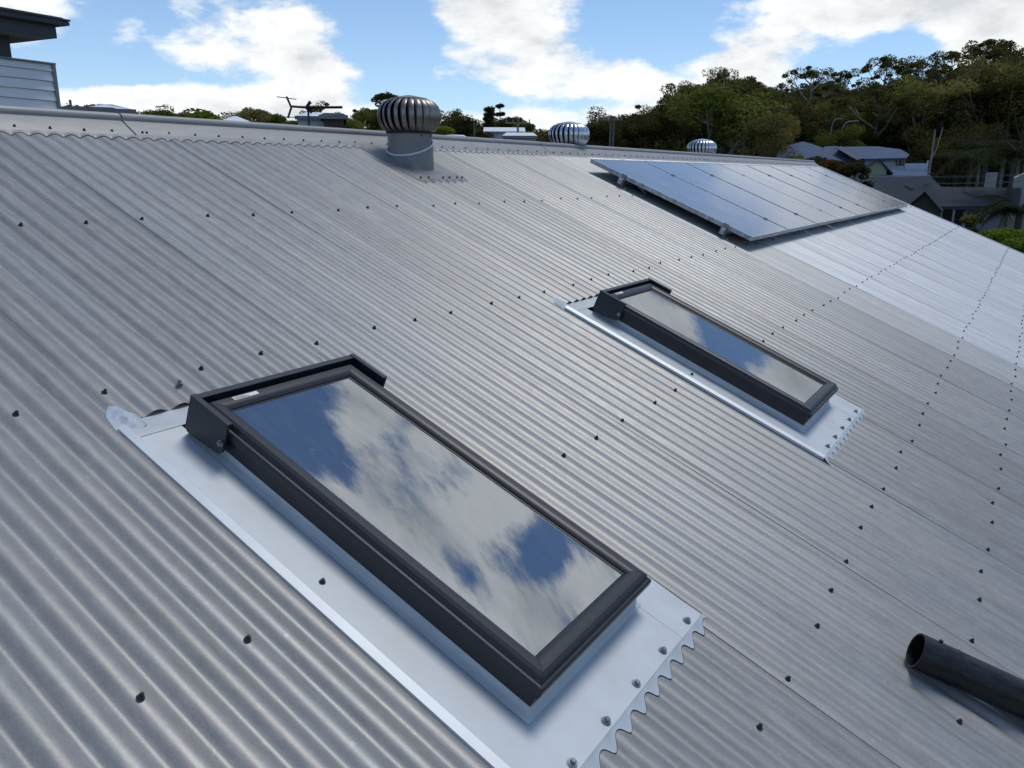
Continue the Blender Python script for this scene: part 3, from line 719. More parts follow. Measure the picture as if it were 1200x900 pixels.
for i in range(NP):
    lab = {0: 'leftmost solar panel of the row, its dark blue glass and side frame nearest the camera', NP - 1: 'rightmost solar panel of the row, at the gable end of the roof'}.get(i, ords[i] + ' solar panel from the left in the row near the ridge')
    th = thing('solar_panel', lab, 'solar panel', RP(pu0 + i * pitch, pt0, pw0 + .0016 * ((i * 7) % 3 - 1)), (PITCH, 0, 0), 'solar panels in a row below the ridge')
    inst(frm, 'panel_frame', th); inst(glm, 'panel_glass', th)
    if i > 0:
        for y in (.24, PL - .36): inst(clm, 'mid_clamp', th, (-.009, y, 0.001))
for nm, tt_ in (('lower aluminium mounting rail under the solar panels, with hooked feet', pt0 + .24), ('upper aluminium mounting rail under the solar panels, with hooked feet', pt0 + PL - .36)):
    th = thing('mounting_rail', nm, 'mounting rail', RP(pu0 - .05, tt_, 0), (PITCH, 0, 0), 'rails carrying the solar panels')
    mb = MB(); z1 = pw0 - PT - .003; mb.box((0, -.02, z1 - .045), (NP * pitch + .1, .02, z1)); mb.build('rail', M['alu'], th, bevel=.003)
    # end clamp gripping the first panel
    mb = MB(); mb.box((.012, -.022, z1), (.046, .022, z1 + .010)); mb.box((.040, -.022, z1 + .010), (.047, .022, pw0 + .006)); mb.box((.040, -.022, pw0 + .003), (.062, .022, pw0 + .007))
    mb.build('end_clamp', M['bracket'], th, bevel=.001)
    mb = MB()
    for fx in [0.03] + [1.2 * j + .7 for j in range(7)]:
        mb = MB(); mb.box((fx - .018, -.030, .010), (fx + .018, -.024, z1 - .01)); mb.box((fx - .018, -.085, .0085), (fx + .018, -.024, .0135)); mb.box((fx - .018, -.030, z1 - .03), (fx + .018, -.0205, z1 - .004))
        mb.lathe([(.008, .0135), (.008, .02), (.0001, .02)], 6, c=(fx, -.06)); mb.build('hooked_foot', M['bracket'], th, bevel=.001)
cab = thing('conduit', 'grey flexible conduit looping under the leftmost solar panel', 'conduit', RP(5.3, 2.85, 0), (PITCH, 0, 0))
mb = MB(); mb.tube([(0, 0, .075), (-.03, -.06, .075), (-.035, -.12, .06), (-.01, -.17, .04), (.0, -.19, .018)], .011, 8); mb.build('flexible_tube', M['bracket'], cab, smooth=True)
mb = MB(); mb.box((.0, .0, .02), (.12, .10, .075)); mb.build('junction_box', M['frame'], cab, bevel=.004)

# panels on the back slope whose top edge shows over the ridge
for i in range(4):
    p = PX(401 + i * 15, 151.5, 5.55 + i * .3)
    th = thing('solar_panel', ['back-slope panel edge showing behind the ridge, farthest left of four', 'back-slope panel edge showing behind the ridge, second of four from the left', 'back-slope panel edge behind the ridge, third of four from the left', 'back-slope panel edge behind the ridge, closest to the nearest ventilator'][i], 'solar panel', (2.05 + i * .42, ridge_pt.y + .34, ridge_pt.z + .032), (-PITCH * .3, 0, 0), 'small panels on the back slope')
    mb = MB(); mb.box((0, 0, -.025), (.40, .9, 0)); mb.build('panel_frame', M['alu_dirty'], th)
    mb = MB(); mb.box((.012, .012, .001), (.388, .888, .004)); mb.build('panel_glass', M['solar'], th)

# ------------------------------------------------------------------ black pipe
pa, pb = Vector((.868, -.392, .062)), Vector((1.00, -.80, .066))
pd = (pb - pa).normalized(); ln = 1.6
pth = thing('pipe', 'length of black plastic pipe lying on the roof at the lower right', 'pipe', ROOF @ pa)
pth.rotation_euler = (ROOF.to_3x3() @ pd).to_track_quat('X', 'Z').to_euler()
mb = MB(); r = .051
pr = [(r - .005, .25), (r - .005, .0), (r - .004, -.001), (r - .001, -.001), (r, 0), (r, .104), (r + .0012, .105), (r + .0012, .108), (r, .109), (r - .0003, .3), (r, .7), (r, ln), (r - .005, ln)]
rows_ = [[(x, rr_ * math.cos(q), rr_ * math.sin(q)) for q in [2 * math.pi * i / 40 for i in range(40)]] for rr_, x in pr]
mb.grid(rows_, closed=True); mb.build('pipe_wall', M['pipe'], pth, auto=R(30))
mb = MB(); mb.lathe([(.006, 0), (.006, .005), (.0001, .006)], 8); inst(mb.mesh('pipe_screw', M['frame_dark']), 'pipe_screw', pth, (.05, .012, r - .001), (0, 0, 0))

# ------------------------------------------------------------------ terrain
def smooth(a, b, x):
    t = np.clip((x - a) / (b - a), 0, 1); return t * t * (3 - 2 * t)
def terrain(x, y):
    x = np.asarray(x, float); y = np.asarray(y, float)
    d = np.hypot(x, y); a = np.degrees(np.arctan2(y, x))
    right = smooth(34, 14, a) * (a > -100)
    z = -4.4 + smooth(45, 150, d) * (3.2 + 1.2 * np.sin(a * .09))
    H = np.interp(a, [-75, -30, 0, 8, 19, 27, 34], [0, 26, 23, 20, 13, 5, 0])
    z = z + smooth(75, 235, d) * H * (1 - .35 * smooth(300, 700, d))
    z = z + .4 * np.sin(x * .05) * np.cos(y * .06) * smooth(20, 60, d)
    return z
n = 150
gx = np.concatenate([-np.geomspace(1500, 8, 40), np.linspace(-7, 7, 5), np.geomspace(8, 1500, 105)])
gy = np.concatenate([-np.geomspace(1500, 8, 60), np.linspace(-7, 7, 5), np.geomspace(8, 1500, 85)])
XX, YY = np.meshgrid(gx, gy); ZZ = terrain(XX, YY)
vs = np.stack([XX.ravel(), YY.ravel(), ZZ.ravel()], 1); ny, nx = XX.shape
idx = np.arange(nx * ny).reshape(ny, nx); fs = np.stack([idx[:-1, :-1].ravel(), idx[:-1, 1:].ravel(), idx[1:, 1:].ravel(), idx[1:, :-1].ravel()], 1)
me = bpy.data.meshes.new('ground'); me.from_pydata(vs.tolist(), [], fs.tolist()); me.materials.append(M['ground']); me.polygons.foreach_set('use_smooth', [True] * len(me.polygons))
go = bpy.data.objects.new('ground', me); link(go); tag(go, 'dry grassy ground rising to a wooded hill', kind='structure')

# ------------------------------------------------------------------ trees
def mesh_np(name, V, F, mats, mi=None, smooth_=False):
    me = bpy.data.meshes.new(name); nv, nf = len(V), len(F)
    me.vertices.add(nv); me.vertices.foreach_set('co', np.ascontiguousarray(V, dtype=np.float32).ravel())
    me.loops.add(nf * 4); me.loops.foreach_set('vertex_index', np.ascontiguousarray(F, dtype=np.int32).ravel())
    me.polygons.add(nf); me.polygons.foreach_set('loop_start', np.arange(0, nf * 4, 4, dtype=np.int32)); me.polygons.foreach_set('loop_total', np.full(nf, 4, dtype=np.int32))
    for m in mats: me.materials.append(m)
    if mi is not None: me.polygons.foreach_set('material_index', np.ascontiguousarray(mi, dtype=np.int32))
    me.update(calc_edges=True); me.validate(); return me
def leaves(rs, centers, radii, per, size, flat=.6, aspect=.55, shell=.55):
    n = len(centers); C = np.repeat(centers, per, 0); Rr_ = np.repeat(radii, per)[:, None]
    d = rs.normal(size=(n * per, 3)); d /= np.linalg.norm(d, axis=1)[:, None]
    rad = rs.uniform(shell ** 3, 1, (n * per, 1)) ** (1 / 3)
    p = C + d * rad * Rr_ * np.array([1, 1, flat])
    a = rs.normal(size=(n * per, 3)); a[:, 2] *= .6; a /= np.linalg.norm(a, axis=1)[:, None]
    b = np.cross(a, d * .6 + rs.normal(size=(n * per, 3)) * .6); b /= np.linalg.norm(b, axis=1)[:, None] + 1e-9
    s = size * rs.uniform(.6, 1.3, (n * per, 1))
    V = np.stack([p - a * s, p + b * s * aspect, p + a * s, p - b * s * aspect], 1).reshape(-1, 3)
    F = np.arange(n * per * 4).reshape(-1, 4); return V, F
def tree_geom(kind, seed, h, spread, dens=1.0, leaf=.3):
    """trunk mesh builder and leaf arrays for a tree of height h and crown radius spread, base at z=0"""
    rr = random.Random(seed); rs = np.random.RandomState(seed); tb = MB(); cen = []; rad = []
    P = dict(gum=(.34, 9, .55), bushy=(.22, 8, .75), round=(.16, 7, .7), sparse=(.45, 7, .4), small=(.08, 6, .8))[kind]
    trunk_h = P[0] * h; nb = P[1]
    lean = Vector((rr.uniform(-.08, .08) * h, rr.uniform(-.08, .08) * h, 0))
    top = Vector((lean.x, lean.y, h * .88)); r0 = h * .022
    pts = [Vector((0, 0, -.4)), Vector((0, 0, trunk_h)) + lean * .3, Vector((0, 0, h * .65)) + lean * .7, top]
    tb.tube(pts, [r0, r0 * .75, r0 * .45, r0 * .12], 7, caps=False)
    for i in range(nb):
        f = i / (nb - 1); z0 = trunk_h + (h * .82 - trunk_h) * f * .92; a = i * 2.4 + rr.uniform(-.5, .5)
        if kind in ('gum', 'sparse'): prof = .55 + .55 * math.sin(math.pi * min(1, f * .8 + .15))
        elif kind == 'round': prof = math.cos(f * 1.25) ** .5 + .1
        else: prof = .65 + .45 * math.sin(math.pi * (f * .8 + .2))
        reach = spread * prof * rr.uniform(.72, 1.05)
        rise = (h - z0) * rr.uniform(.35, .75) if kind != 'round' else (h - z0) * rr.uniform(.3, .6)
        b0 = Vector((0, 0, z0)) + lean * (z0 / h); b1 = b0 + Vector((math.cos(a) * reach, math.sin(a) * reach, rise))
        bm = b0.lerp(b1, .5) + Vector((0, 0, -.08 * reach))
        tb.tube([b0, bm, b1], [r0 * .38, r0 * .24, r0 * .08], 5, caps=False)
        for j in range(3 if kind != 'sparse' else 2):
            e = b0.lerp(b1, rr.uniform(.55, 1.0)) + Vector((rr.uniform(-1, 1), rr.uniform(-1, 1), rr.uniform(-.3, .6))) * spread * .36
            tb.tube([b0.lerp(b1, .5), e], [r0 * .14, r0 * .04], 4, caps=False)
            cen.append(e); rad.append(spread * rr.uniform(.20, .34) * ({'gum': .62, 'sparse': .45}.get(kind, 1.15)))
        cen.append(b1); rad.append(spread * rr.uniform(.24, .36))
    for j in range(3): cen.append(top + Vector((rr.uniform(-.2, .2), rr.uniform(-.2, .2), rr.uniform(0, .10)) ) * spread); rad.append(spread * rr.uniform(.2, .3))
    if kind in ('bushy', 'round', 'small'):
        for j in range(18):
            q = j * 2.4; r_ = ((j + .5) / 18) ** .5 * .82; zc = h - spread * (.30 + .85 * (1 - math.sqrt(1 - r_ * r_)))
            cen.append(Vector((math.cos(q) * r_ * spread, math.sin(q) * r_ * spread, zc * rr.uniform(.985, 1.0)))); rad.append(spread * rr.uniform(.24, .36))
        for j in range(8): cen.append(Vector((rr.uniform(-.5, .5) * spread, rr.uniform(-.5, .5) * spread, h * rr.uniform(.3, .75)))); rad.append(spread * .42)
    cen = np.array([list(c) for c in cen]); rad = np.array(rad)
    per = int(70 * dens)
    V, F = leaves(rs, cen, rad, per, leaf, .62 if kind != 'round' else .75)
    return tb, V, F
def tree(name, kind, px, ytop, d, wpx, leafm, label, cat='tree', bark='bark', seed=0, dens=1.0, leaf=None, group=None, sink=0.0):
    top = PX(px, ytop, d); z0 = float(terrain(top.x, top.y)) - sink; h = top.z - z0; spread = wpx / FPX * d / 2
    lf = leaf or max(.06, d * .00105)
    dens *= 2.2
    if px < 660: wpx *= 1.75
    tb, V, F = tree_geom(kind, seed or int(px * 7 + d), h / 1.0, spread, dens, lf)
    th = thing(name, label, cat, (top.x, top.y, z0), (0, 0, 0), group)
    tb.build('trunk', M[bark], th, smooth=True)
    # the crown's top must not pass the real top
    me = mesh_np('crown', V, F, [M[leafm]]); o = bpy.data.objects.new('crown', me); link(o, th)
    return th
# trees whose crowns can be told apart
TG = 'trees beyond the roof ridge'; HG = 'tall trees on the wooded hill'
tree('shrub_tree', 'round', 107, 120, 60, 26, 'leaf_olive', 'small olive tree behind the ridge just right of the weatherboard wall', dens=1.2)
tree('shrub_tree', 'round', 131, 126, 62, 24, 'leaf_red', 'low reddish-brown shrub between the olive tree and the green clump', dens=1.0)
tree('shrub_tree', 'round', 150, 127, 64, 26, 'leaf_dark', 'low dark green bush right of the reddish shrub')
tree('bushy_tree', 'bushy', 183, 122, 58, 50, 'leaf_green', 'wide dark green tree left of the round umbrella-shaped one', dens=1.6)
tree('shrub_tree', 'round', 212, 129, 60, 28, 'leaf_olive', 'pale olive bush touching the round umbrella-shaped tree')
tree('umbrella_tree', 'round', 238, 127, 55, 40, 'leaf_bright', 'smooth bright green tree with a round umbrella crown', dens=1.8, leaf=.10)
tree('bushy_tree', 'bushy', 297, 122, 62, 44, 'leaf_olive', 'leafy olive tree left of the television antenna', dens=1.5)
tree('shrub_tree', 'round', 322, 131, 66, 26, 'leaf_green', 'small low tree under the left end of the antenna')
tree('gum_tree', 'gum', 377, 113, 95, 40, 'leaf_olive', 'thin grey-green gum seen through the television antenna', dens=.8)
tree('bushy_tree', 'bushy', 345, 138, 60, 30, 'leaf_olive', 'pale bush below the television antenna')
tree('gum_tree', 'gum', 418, 119, 75, 42, 'leaf_green', 'loose-crowned gum left of the bushes beside the nearest ventilator', dens=1.1)
tree('bushy_tree', 'bushy', 436, 122, 66, 50, 'leaf_green', 'dense green tree touching the left side of the nearest ventilator', dens=1.6)
tree('bushy_tree', 'bushy', 405, 134, 60, 44, 'leaf_green', 'low green bush right of the maroon-walled house', dens=1.4)
tree('bushy_tree', 'bushy', 452, 104, 70, 34, 'leaf_dark', 'dark tree crown mostly hidden by the nearest ventilator')
tree('gum_tree', 'gum', 524, 118, 80, 46, 'leaf_green', 'leafy gum just right of the nearest ventilator', dens=1.2)
tree('bushy_tree', 'bushy', 541, 130, 66, 50, 'leaf_dark', 'dark spreading tree behind the parked white car', dens=1.5)
tree('bushy_tree', 'bushy', 519, 144, 60, 30, 'leaf_bright', 'yellow-green bush at the right foot of the nearest ventilator')
tree('bushy_tree', 'bushy', 600, 133, 90, 38, 'leaf_dark', 'dark rounded tree behind the white gabled house', dens=1.4)
tree('bushy_tree', 'bushy', 614, 140, 80, 30, 'leaf_green', 'green tree beside the power pole, right of the white gabled house', dens=1.3)
tree('bushy_tree', 'bushy', 645, 150, 75, 22, 'leaf_olive', 'small olive tree left of the second ventilator')
tree('bushy_tree', 'bushy', 560, 143, 85, 34, 'leaf_olive', 'greyish bush at the feet of the two pines')
for px, yt, d, wp, lb in [(722, 127, 85, 80, 'broad dark spreading fig behind the twin power poles'), (700, 139, 78, 60, 'low dark tree just right of the second ventilator'), (760, 126, 80, 70, 'dark tree filling the gap between the fig and the tall gums')]:
    tree('fig_tree', 'bushy', px, yt, d, wp, 'leaf_dark', lb, seed=int(px), dens=2.2)
for i, (px, yt, d, wp, lb) in enumerate([
    (805, 88, 90, 62, 'ragged gum left of the tallest gum on the skyline'), (850, 68, 88, 66, 'tallest gum of the middle skyline with an open double crown'),
    (872, 76, 92, 40, 'narrow gum leaning against the right of the tallest one'), (905, 92, 98, 60, 'gum with a level top between the tallest gum and the hill'),
    (948, 74, 120, 56, 'feathery gum standing above the pale flowering tree'), (990, 78, 140, 46, 'gum with small dark tufts above the blue roofs'),
    (1040, 62, 150, 46, 'tall pale-limbed gum sticking up alone on the hill skyline'), (1085, 66, 155, 60, 'wide gum on the hill skyline right of the pale-limbed one'),
    (1122, 56, 160, 46, 'gum with flat tufted tops near the top of the hill'), (1150, 42, 165, 40, 'highest gum on the hill skyline, with umbrella tufts'), (1182, 46, 165, 56, 'gum on the skyline at the right edge of the picture'),
    (778, 112, 88, 50, 'gum with a bright gap of sky in its crown')]):
    tree('gum_tree', 'sparse' if px in (1040, 990, 1150, 1122, 948) else 'gum', px, yt, d, wp, 'leaf_gum', lb, bark='bark_pale', seed=200 + i, dens=1.15)
tree('flowering_tree', 'round', 905, 128, 75, 62, 'leaf_olive', 'pale olive flowering tree in front of the dark hill', dens=1.6)
tree('rust_tree', 'bushy', 1186, 84, 105, 90, 'leaf_rust', 'rust-brown tree on the slope at the right edge', dens=2.2)
tree('bushy_tree', 'bushy', 985, 154, 93, 60, 'leaf_green', 'mid-green tree behind the blue roofs below the street lamps', dens=1.6)
tree('shrub_tree', 'bushy', 957, 179, 52, 44, 'leaf_dark', 'dark bush in front of the left blue roof', dens=1.4)
tree('shrub_tree', 'bushy', 976, 183, 50, 34, 'leaf_rust', 'orange-brown bush in front of the blue-roofed house')
tree('shrub_tree', 'bushy', 1000, 187, 49, 36, 'leaf_dark', 'dark bush left of the cream gable', dens=1.3)
tree('hedge', 'small', 1182, 262, 28, 60, 'leaf_bright', 'bright green garden bush beyond the gable end of the roof', 'bush', dens=3.0, leaf=.07)
tree('hedge', 'small', 1140, 250, 44, 22, 'leaf_olive', 'small olive plant against the grey rendered wall', 'bush', dens=1.2, leaf=.08)
tree('bushy_tree', 'bushy', 1120, 150, 96, 90, 'leaf_dark', 'dark tree behind the dark-roofed house, left of the palms', dens=2.0)
tree('bushy_tree', 'bushy', 1050, 150, 104, 80, 'leaf_dark', 'dark tree rising behind the blue-roofed house', dens=2.0)
# two hoop pines
def pine(px, ytop, d, wpx, label, tiers, open_):
    top = PX(px, ytop, d); z0 = float(terrain(top.x, top.y)); h = top.z - z0; sp = wpx / FPX * d / 2
    th = thing('hoop_pine', label, 'tree', (top.x, top.y, z0)); tb = MB(); tb.tube([(0, 0, -.3), (0, 0, h)], [h * .02, .04], 6)
    rs = np.random.RandomState(int(px)); cen = []; rad = []
    for i in range(tiers):
        f = i / (tiers - 1); z = h * (.35 + .63 * f); r = sp * (1 - f * .75) * (1 if i % 2 else .8)
        for j in range(7):
            a = j * .9 + i * .5; r = sp * (1 - f * .72) * rs.uniform(.55, 1.1); a += rs.uniform(-.4, .4); e = Vector((math.cos(a) * r, math.sin(a) * r, z + r * rs.uniform(-.05, .3))); tb.tube([(0, 0, z - .1), e], [.07, .03], 4, caps=False); cen.append(list(e)); rad.append(sp * (.30 if not open_ else .20)); cen.append([e.x * .62, e.y * .62, e.z * 1.0]); rad.append(sp * .2)
            if not open_: cen.append([e.x * .5, e.y * .5, z]); rad.append(sp * .35)
    tb.build('trunk', M['bark'], th)
    V, F = leaves(rs, np.array(cen), np.array(rad) * rs.uniform(.6, 1.25, len(rad)), 55, .10, .75); o = bpy.data.objects.new('crown', mesh_np('crown', V, F, [M['leaf_dark']])); link(o, th)
pine(573, 126, 85, 26, 'dense dark pine with a rounded tip behind the white gabled house', 15, False)
pine(586, 122, 90, 28, 'open pine with flat tiers of branches right of the dense one', 9, True)
# bare pale tree beside the palms
top = PX(1096, 152, 62); z0 = float(terrain(top.x, top.y)); th = thing('bare_tree', 'forked pale bare trunk between the blue-roofed house and the palms', 'tree', (top.x, top.y, z0))
h = top.z - z0; rgt = Vector((-.2, -1, 0)).normalized(); fk = PX(1095, 187, 62).z - z0
mb = MB(); mb.tube([Vector((0, 0, -.3)) - rgt * .2, (0, 0, fk)], [.11, .08], 7); mb.tube([(0, 0, fk), -rgt * .0 + Vector((0, 0, h))], [.07, .04], 6); mb.tube([(0, 0, fk), rgt * .25 + Vector((0, 0, fk + .7)), rgt * .45 + Vector((0, 0, h * 1.02))], [.06, .04, .03], 6)
mb.build('trunk', M['bark_pale'], th, smooth=True)
# palms
def frond_mesh(L_, droop, seed):
    rs = random.Random(seed); mb = MB(); n = 12; pts = [Vector((L_ * (i / n), 0, L_ * (.55 * (i / n) - droop * (i / n) ** 2.2))) for i in range(n + 1)]
    mb.tube(pts, [.035 * (1 - .8 * i / n) for i in range(n + 1)], 4, caps=False)
    for i in range(1, n + 1):
        for k in (0, .5):
            p = pts[i - 1].lerp(pts[i], k) if i <= n else pts[i]
            ll = L_ * .30 * math.sin(math.pi * min(.97, (i + k) / n * .85 + .12))
            for s in (-1, 1):
                e = p + Vector((.25 * ll, s * ll * .75, -ll * rs.uniform(.45, .8))); wv = Vector((.05, 0, 0)); mb.add([p - wv, p + wv, e], [(0, 1, 2)])
    return mb
def palm(px, ytop, d, label, L_=2.6, seed=0):
    top = PX(px, ytop, d); z0 = float(terrain(top.x, top.y)); h = top.z - z0 - L_ * .2; rs = random.Random(seed)
    th = thing('palm_tree', label, 'palm tree', (top.x, top.y, z0), (0, 0, 0), 'palms behind the dark-roofed house')
    mb = MB(); mb.tube([(0, 0, -.3), (.1, 0, h * .5), (0, 0, h)], [.2, .15, .12], 8); mb.build('trunk', M['bark'], th, smooth=True)
    fm = [frond_mesh(L_, dr, seed + i).mesh('frond', M['leaf_palm']) for i, dr in enumerate((.5, .8, 1.15))]
    for i in range(15): inst(fm[i % 3], 'frond', th, (0, 0, h), (0, rs.uniform(-.25, .25), i * 2.4 + rs.uniform(-.2, .2)), (rs.uniform(.85, 1.1),) * 3)
palm(1140, 176, 68, 'palm with a drooping crown behind the middle of the dark roof', 3.0, 3)
palm(1160, 160, 72, 'taller palm behind and right of the drooping one', 3.2, 9)
palm(1192, 166, 60, 'palm cut by the right edge of the picture, behind the tan house', 3.2, 15)
palm(1198, 232, 40, 'low palm leaning in at the right edge beside the dark-roofed house', 2.2, 22)

# the rest of the wood: a mass nobody could count
rs = np.random.RandomState(11); VV = []; FF = []; base = 0; TV = []; 
protos = []
for s in range(6):
    tb, V, F = tree_geom('bushy' if s in (1, 4) else 'gum', 900 + s, 1.0, .36, 1.5, .013); protos.append((V, F, tb))
mi = []
tbw = MB()
def put(px_az, d, hh, sc_w):
    global base
    x, y = CAM.x + d * math.cos(px_az), CAM.y + d * math.sin(px_az); z = float(terrain(x, y))
    V, F, tb = protos[rs.randint(6)]; a = rs.uniform(0, 6.28); c, s = math.cos(a), math.sin(a)
    TVn = np.array(tb.v, dtype=float); TF = np.array([f for f in tb.f if len(f) == 4])
    nl = len(V); V = np.concatenate([V, TVn]); F = np.concatenate([F, TF + nl]); nlf = len(F) - len(TF)
    Vn = np.stack([(V[:, 0] * c - V[:, 1] * s) * sc_w * hh + x, (V[:, 0] * s + V[:, 1] * c) * sc_w * hh + y, V[:, 2] * hh + z], 1)
    VV.append(Vn); FF.append(F + base); base += len(Vn); mm = np.full(len(F), rs.choice([0, 0, 1, 1, 2, 3]) if px_az < R(40) else rs.choice([1, 2, 2, 3])); mm[nlf:] = 4; mi.append(mm)
def skyline(px):      # photo skyline the wood must stay under
    return 20 + np.interp(px, [640, 690, 730, 770, 800, 840, 870, 910, 950, 1000, 1040, 1080, 1120, 1160, 1200, 1400], [165, 146, 134, 124, 102, 84, 90, 100, 92, 96, 88, 84, 74, 62, 60, 60])
for dd in list(np.arange(84, 250, 9)):
    for px in np.arange(690, 1500, 13 * 100 / dd * 1.4):
        p = px + rs.uniform(-8, 8); d = dd + rs.uniform(-5, 5)
        if p > 870 and d < 101: continue
        a, _ = azel(ray(p, 180)); x, y = CAM.x + d * math.cos(a), CAM.y + d * math.sin(a); zt_ = float(terrain(x, y))
        tgt = PX(p, skyline(min(p, 1200)) + rs.choice([-14, -6, 0, 8, 16, 24]) + rs.uniform(-4, 4), d).z; hh = tgt - zt_
        if hh < 3: continue
        put(a, d, min(hh, rs.uniform(13, 19)), rs.uniform(.8, 1.15))
V = np.concatenate(VV); F = np.concatenate(FF)
wo = bpy.data.objects.new('hillside_wood', mesh_np('hillside_wood', V, F, [M['leaf_dark'], M['leaf_gum'], M['leaf_green'], M['leaf_olive'], M['bark_pale']], np.concatenate(mi))); link(wo)
tag(wo, 'dense dark eucalypt wood covering the hillside', 'wood', kind='stuff'); print('wood quads', len(F))
VV, FF, mi, base = [], [], [], 0
for dd in (90, 110, 135):
    for px in np.arange(-260, 690, 17):
        p = px + rs.uniform(-8, 8); d = dd + rs.uniform(-8, 8); a, _ = azel(ray(p, 150)); x, y = CAM.x + d * math.cos(a), CAM.y + d * math.sin(a)
        hh = PX(p, 126 + (p * .035 if p > 0 else 0) + rs.choice([0, 4, 8, 12]) + rs.uniform(-2, 3), d).z - float(terrain(x, y)); put(a, d, hh, rs.uniform(1.3, 2.0))
wo = bpy.data.objects.new('distant_treeline', mesh_np('distant_treeline', np.concatenate(VV), np.concatenate(FF), [M['leaf_dark'], M['leaf_gum'], M['leaf_green'], M['leaf_olive'], M['bark_pale']], np.concatenate(mi))); link(wo)
tag(wo, 'low line of mixed suburban trees beyond the ridge', 'trees', kind='stuff')
exec_marker = 1
# ------------------------------------------------------------------ buildings and street furniture
def frame_at(px, ypx, d, yaw):
    p = PX(px, ypx, d); return p
# weatherboard neighbour, upper left
nb_c = PX(70, 131, 11.2); yaw = R(5)
nb = thing('weatherboard_house', 'neighbouring pale weatherboard upper wall under a dark flat roof, upper left', 'house', (nb_c.x, nb_c.y, 0), (0, 0, yaw))
def zpx(px, y, d): return PX(px, y, d).z
zb0 = zpx(70, 131, 11.2); ztop = zpx(62, 75, 11.2)
bh = (zpx(64, 84.2, 11.2) - zpx(70, 130, 11.2)) / 4
for i in range(-3, 5):
    z0 = zpx(70, 130, 11.2) + i * bh; z1 = min(z0 + bh - .004, ztop - .012)
    if i == 4: z1 = ztop - .012
    mb = MB(); mb.add([(-9, -.030, z0), (-.04, -.030, z0), (-.04, -.006, z1), (-9, -.006, z1), (-9, 0.01, z0), (-.04, 0.01, z0), (-.04, 0.01, z1), (-9, 0.01, z1)], [(0, 1, 2, 3), (5, 4, 7, 6), (0, 4, 5, 1), (3, 2, 6, 7), (1, 5, 6, 2), (4, 0, 3, 7)])
    mb.build('weatherboard', M['white_board'], nb)
mb = MB(); mb.box((-9, .012, -4.2), (-.01, .14, ztop - .012)); mb.build('wall', M['white_board'], nb)
mb = MB(); mb.box((-.04, -.036, zb0 - .8), (.0, .15, ztop - .002)); mb.build('corner_trim', M['soffit'], nb)
mb = MB(); mb.box((-9, -.04, ztop - .010), (.005, .16, ztop + .008)); mb.build('wall_capping', M['soffit'], nb)
# dark post + roof
def lx(px, y, d): # local x of a pixel at the wall plane
    q = Matrix.Rotation(-yaw, 3, 'Z') @ (PX(px, y, d) - Vector((nb_c.x, nb_c.y, 0))); return q
r14 = ray(13, 60)
def hit_wall(px, y, yoff=0.0):
    r = ray(px, y); n_ = Vector((-math.sin(yaw), math.cos(yaw), 0)); o = Vector((nb_c.x, nb_c.y, 0)) + n_ * yoff; t = (o - CAM).dot(n_) / r.dot(n_); q = CAM + r * t - Vector((nb_c.x, nb_c.y, 0)); return Matrix.Rotation(-yaw, 3, 'Z') @ q
pl = hit_wall(14, 66, .05)
fc = hit_wall(67, 45, -.25); ft = hit_wall(67, 31, -.25); gt = hit_wall(72, 21, -.33)
mb = MB(); mb.box((pl.x - .9, .05, ztop), (pl.x, .35, fc.z + .02)); mb.build('dark_post', M['dark_trim'], nb, bevel=.005)
mb = MB(); mb.box((-9, -.25, fc.z), (fc.x, 3.6, ft.z)); mb.build('fascia', M['dark_trim2'], nb)
mb = MB(); mb.box((-9, -.22, fc.z - .004), (fc.x - .03, 3.5, fc.z - .001)); mb.build('soffit', M['soffit'], nb)
mb = MB(); mb.box((-9, -.36, ft.z), (gt.x, 3.6, gt.z)); mb.box((-9, -.38, gt.z - .03), (gt.x + .075, 3.6, gt.z - .012)); mb.box((gt.x, -.36, ft.z + .01), (gt.x + .07, 3.6, gt.z - .035)); mb.build('roof_edge', M['dark_trim'], nb, bevel=.004)
mb = MB(); mb.box((-9, .36, ztop - .1), (pl.x - .9, 3.4, fc.z)); mb.build('window_wall', M['win'], nb)

# generic gabled house builder in its own frame: x along ridge, y depth
def gable_house(name, label, loc, yaw, Lx, Wy, eave, rise, wallm, roofm, over=.4, hip=0.0, base=-3, trim='blue_trim'):
    th = thing(name, label, 'house', loc, (0, 0, yaw))
    mb = MB(); mb.box((-Lx / 2 + .001, -Wy / 2, base), (Lx / 2, Wy / 2, eave - .02))
    if hip == 0:
        for s in (-1, 1): mb.add([(s * Lx / 2, -Wy / 2, eave - .02), (s * Lx / 2, Wy / 2, eave - .02), (s * Lx / 2, 0, eave + rise - .05)], [(0, 1, 2)])
    mb.build('wall', M[wallm], th)
    a, b = Lx / 2 + over, Wy / 2 + over; dz = -rise * over / (Wy / 2); ez = eave + dz
    mb = MB(); r1, r2 = (-a + hip, 0, eave + rise), (a - hip, 0, eave + rise)
    mb.poly([(-a, -b, ez), (a, -b, ez), r2, r1]); mb.poly([(a, b, ez), (-a, b, ez), r1, r2])
    if hip: mb.poly([(a, -b, ez), (a, b, ez), r2]); mb.poly([(-a, b, ez), (-a, -b, ez), r1])
    o = mb.build('roof', M[roofm], th); so_ = o.modifiers.new('t', 'SOLIDIFY'); so_.thickness = .12; so_.offset = -1
    mb = MB(); mb.box((-a - .01, -b - .06, ez - .16), (a + .01, -b - .002, ez + .02)); mb.build('gutter', M[trim], th)
    mb = MB(); n_ = int(Lx / .9)
    return th
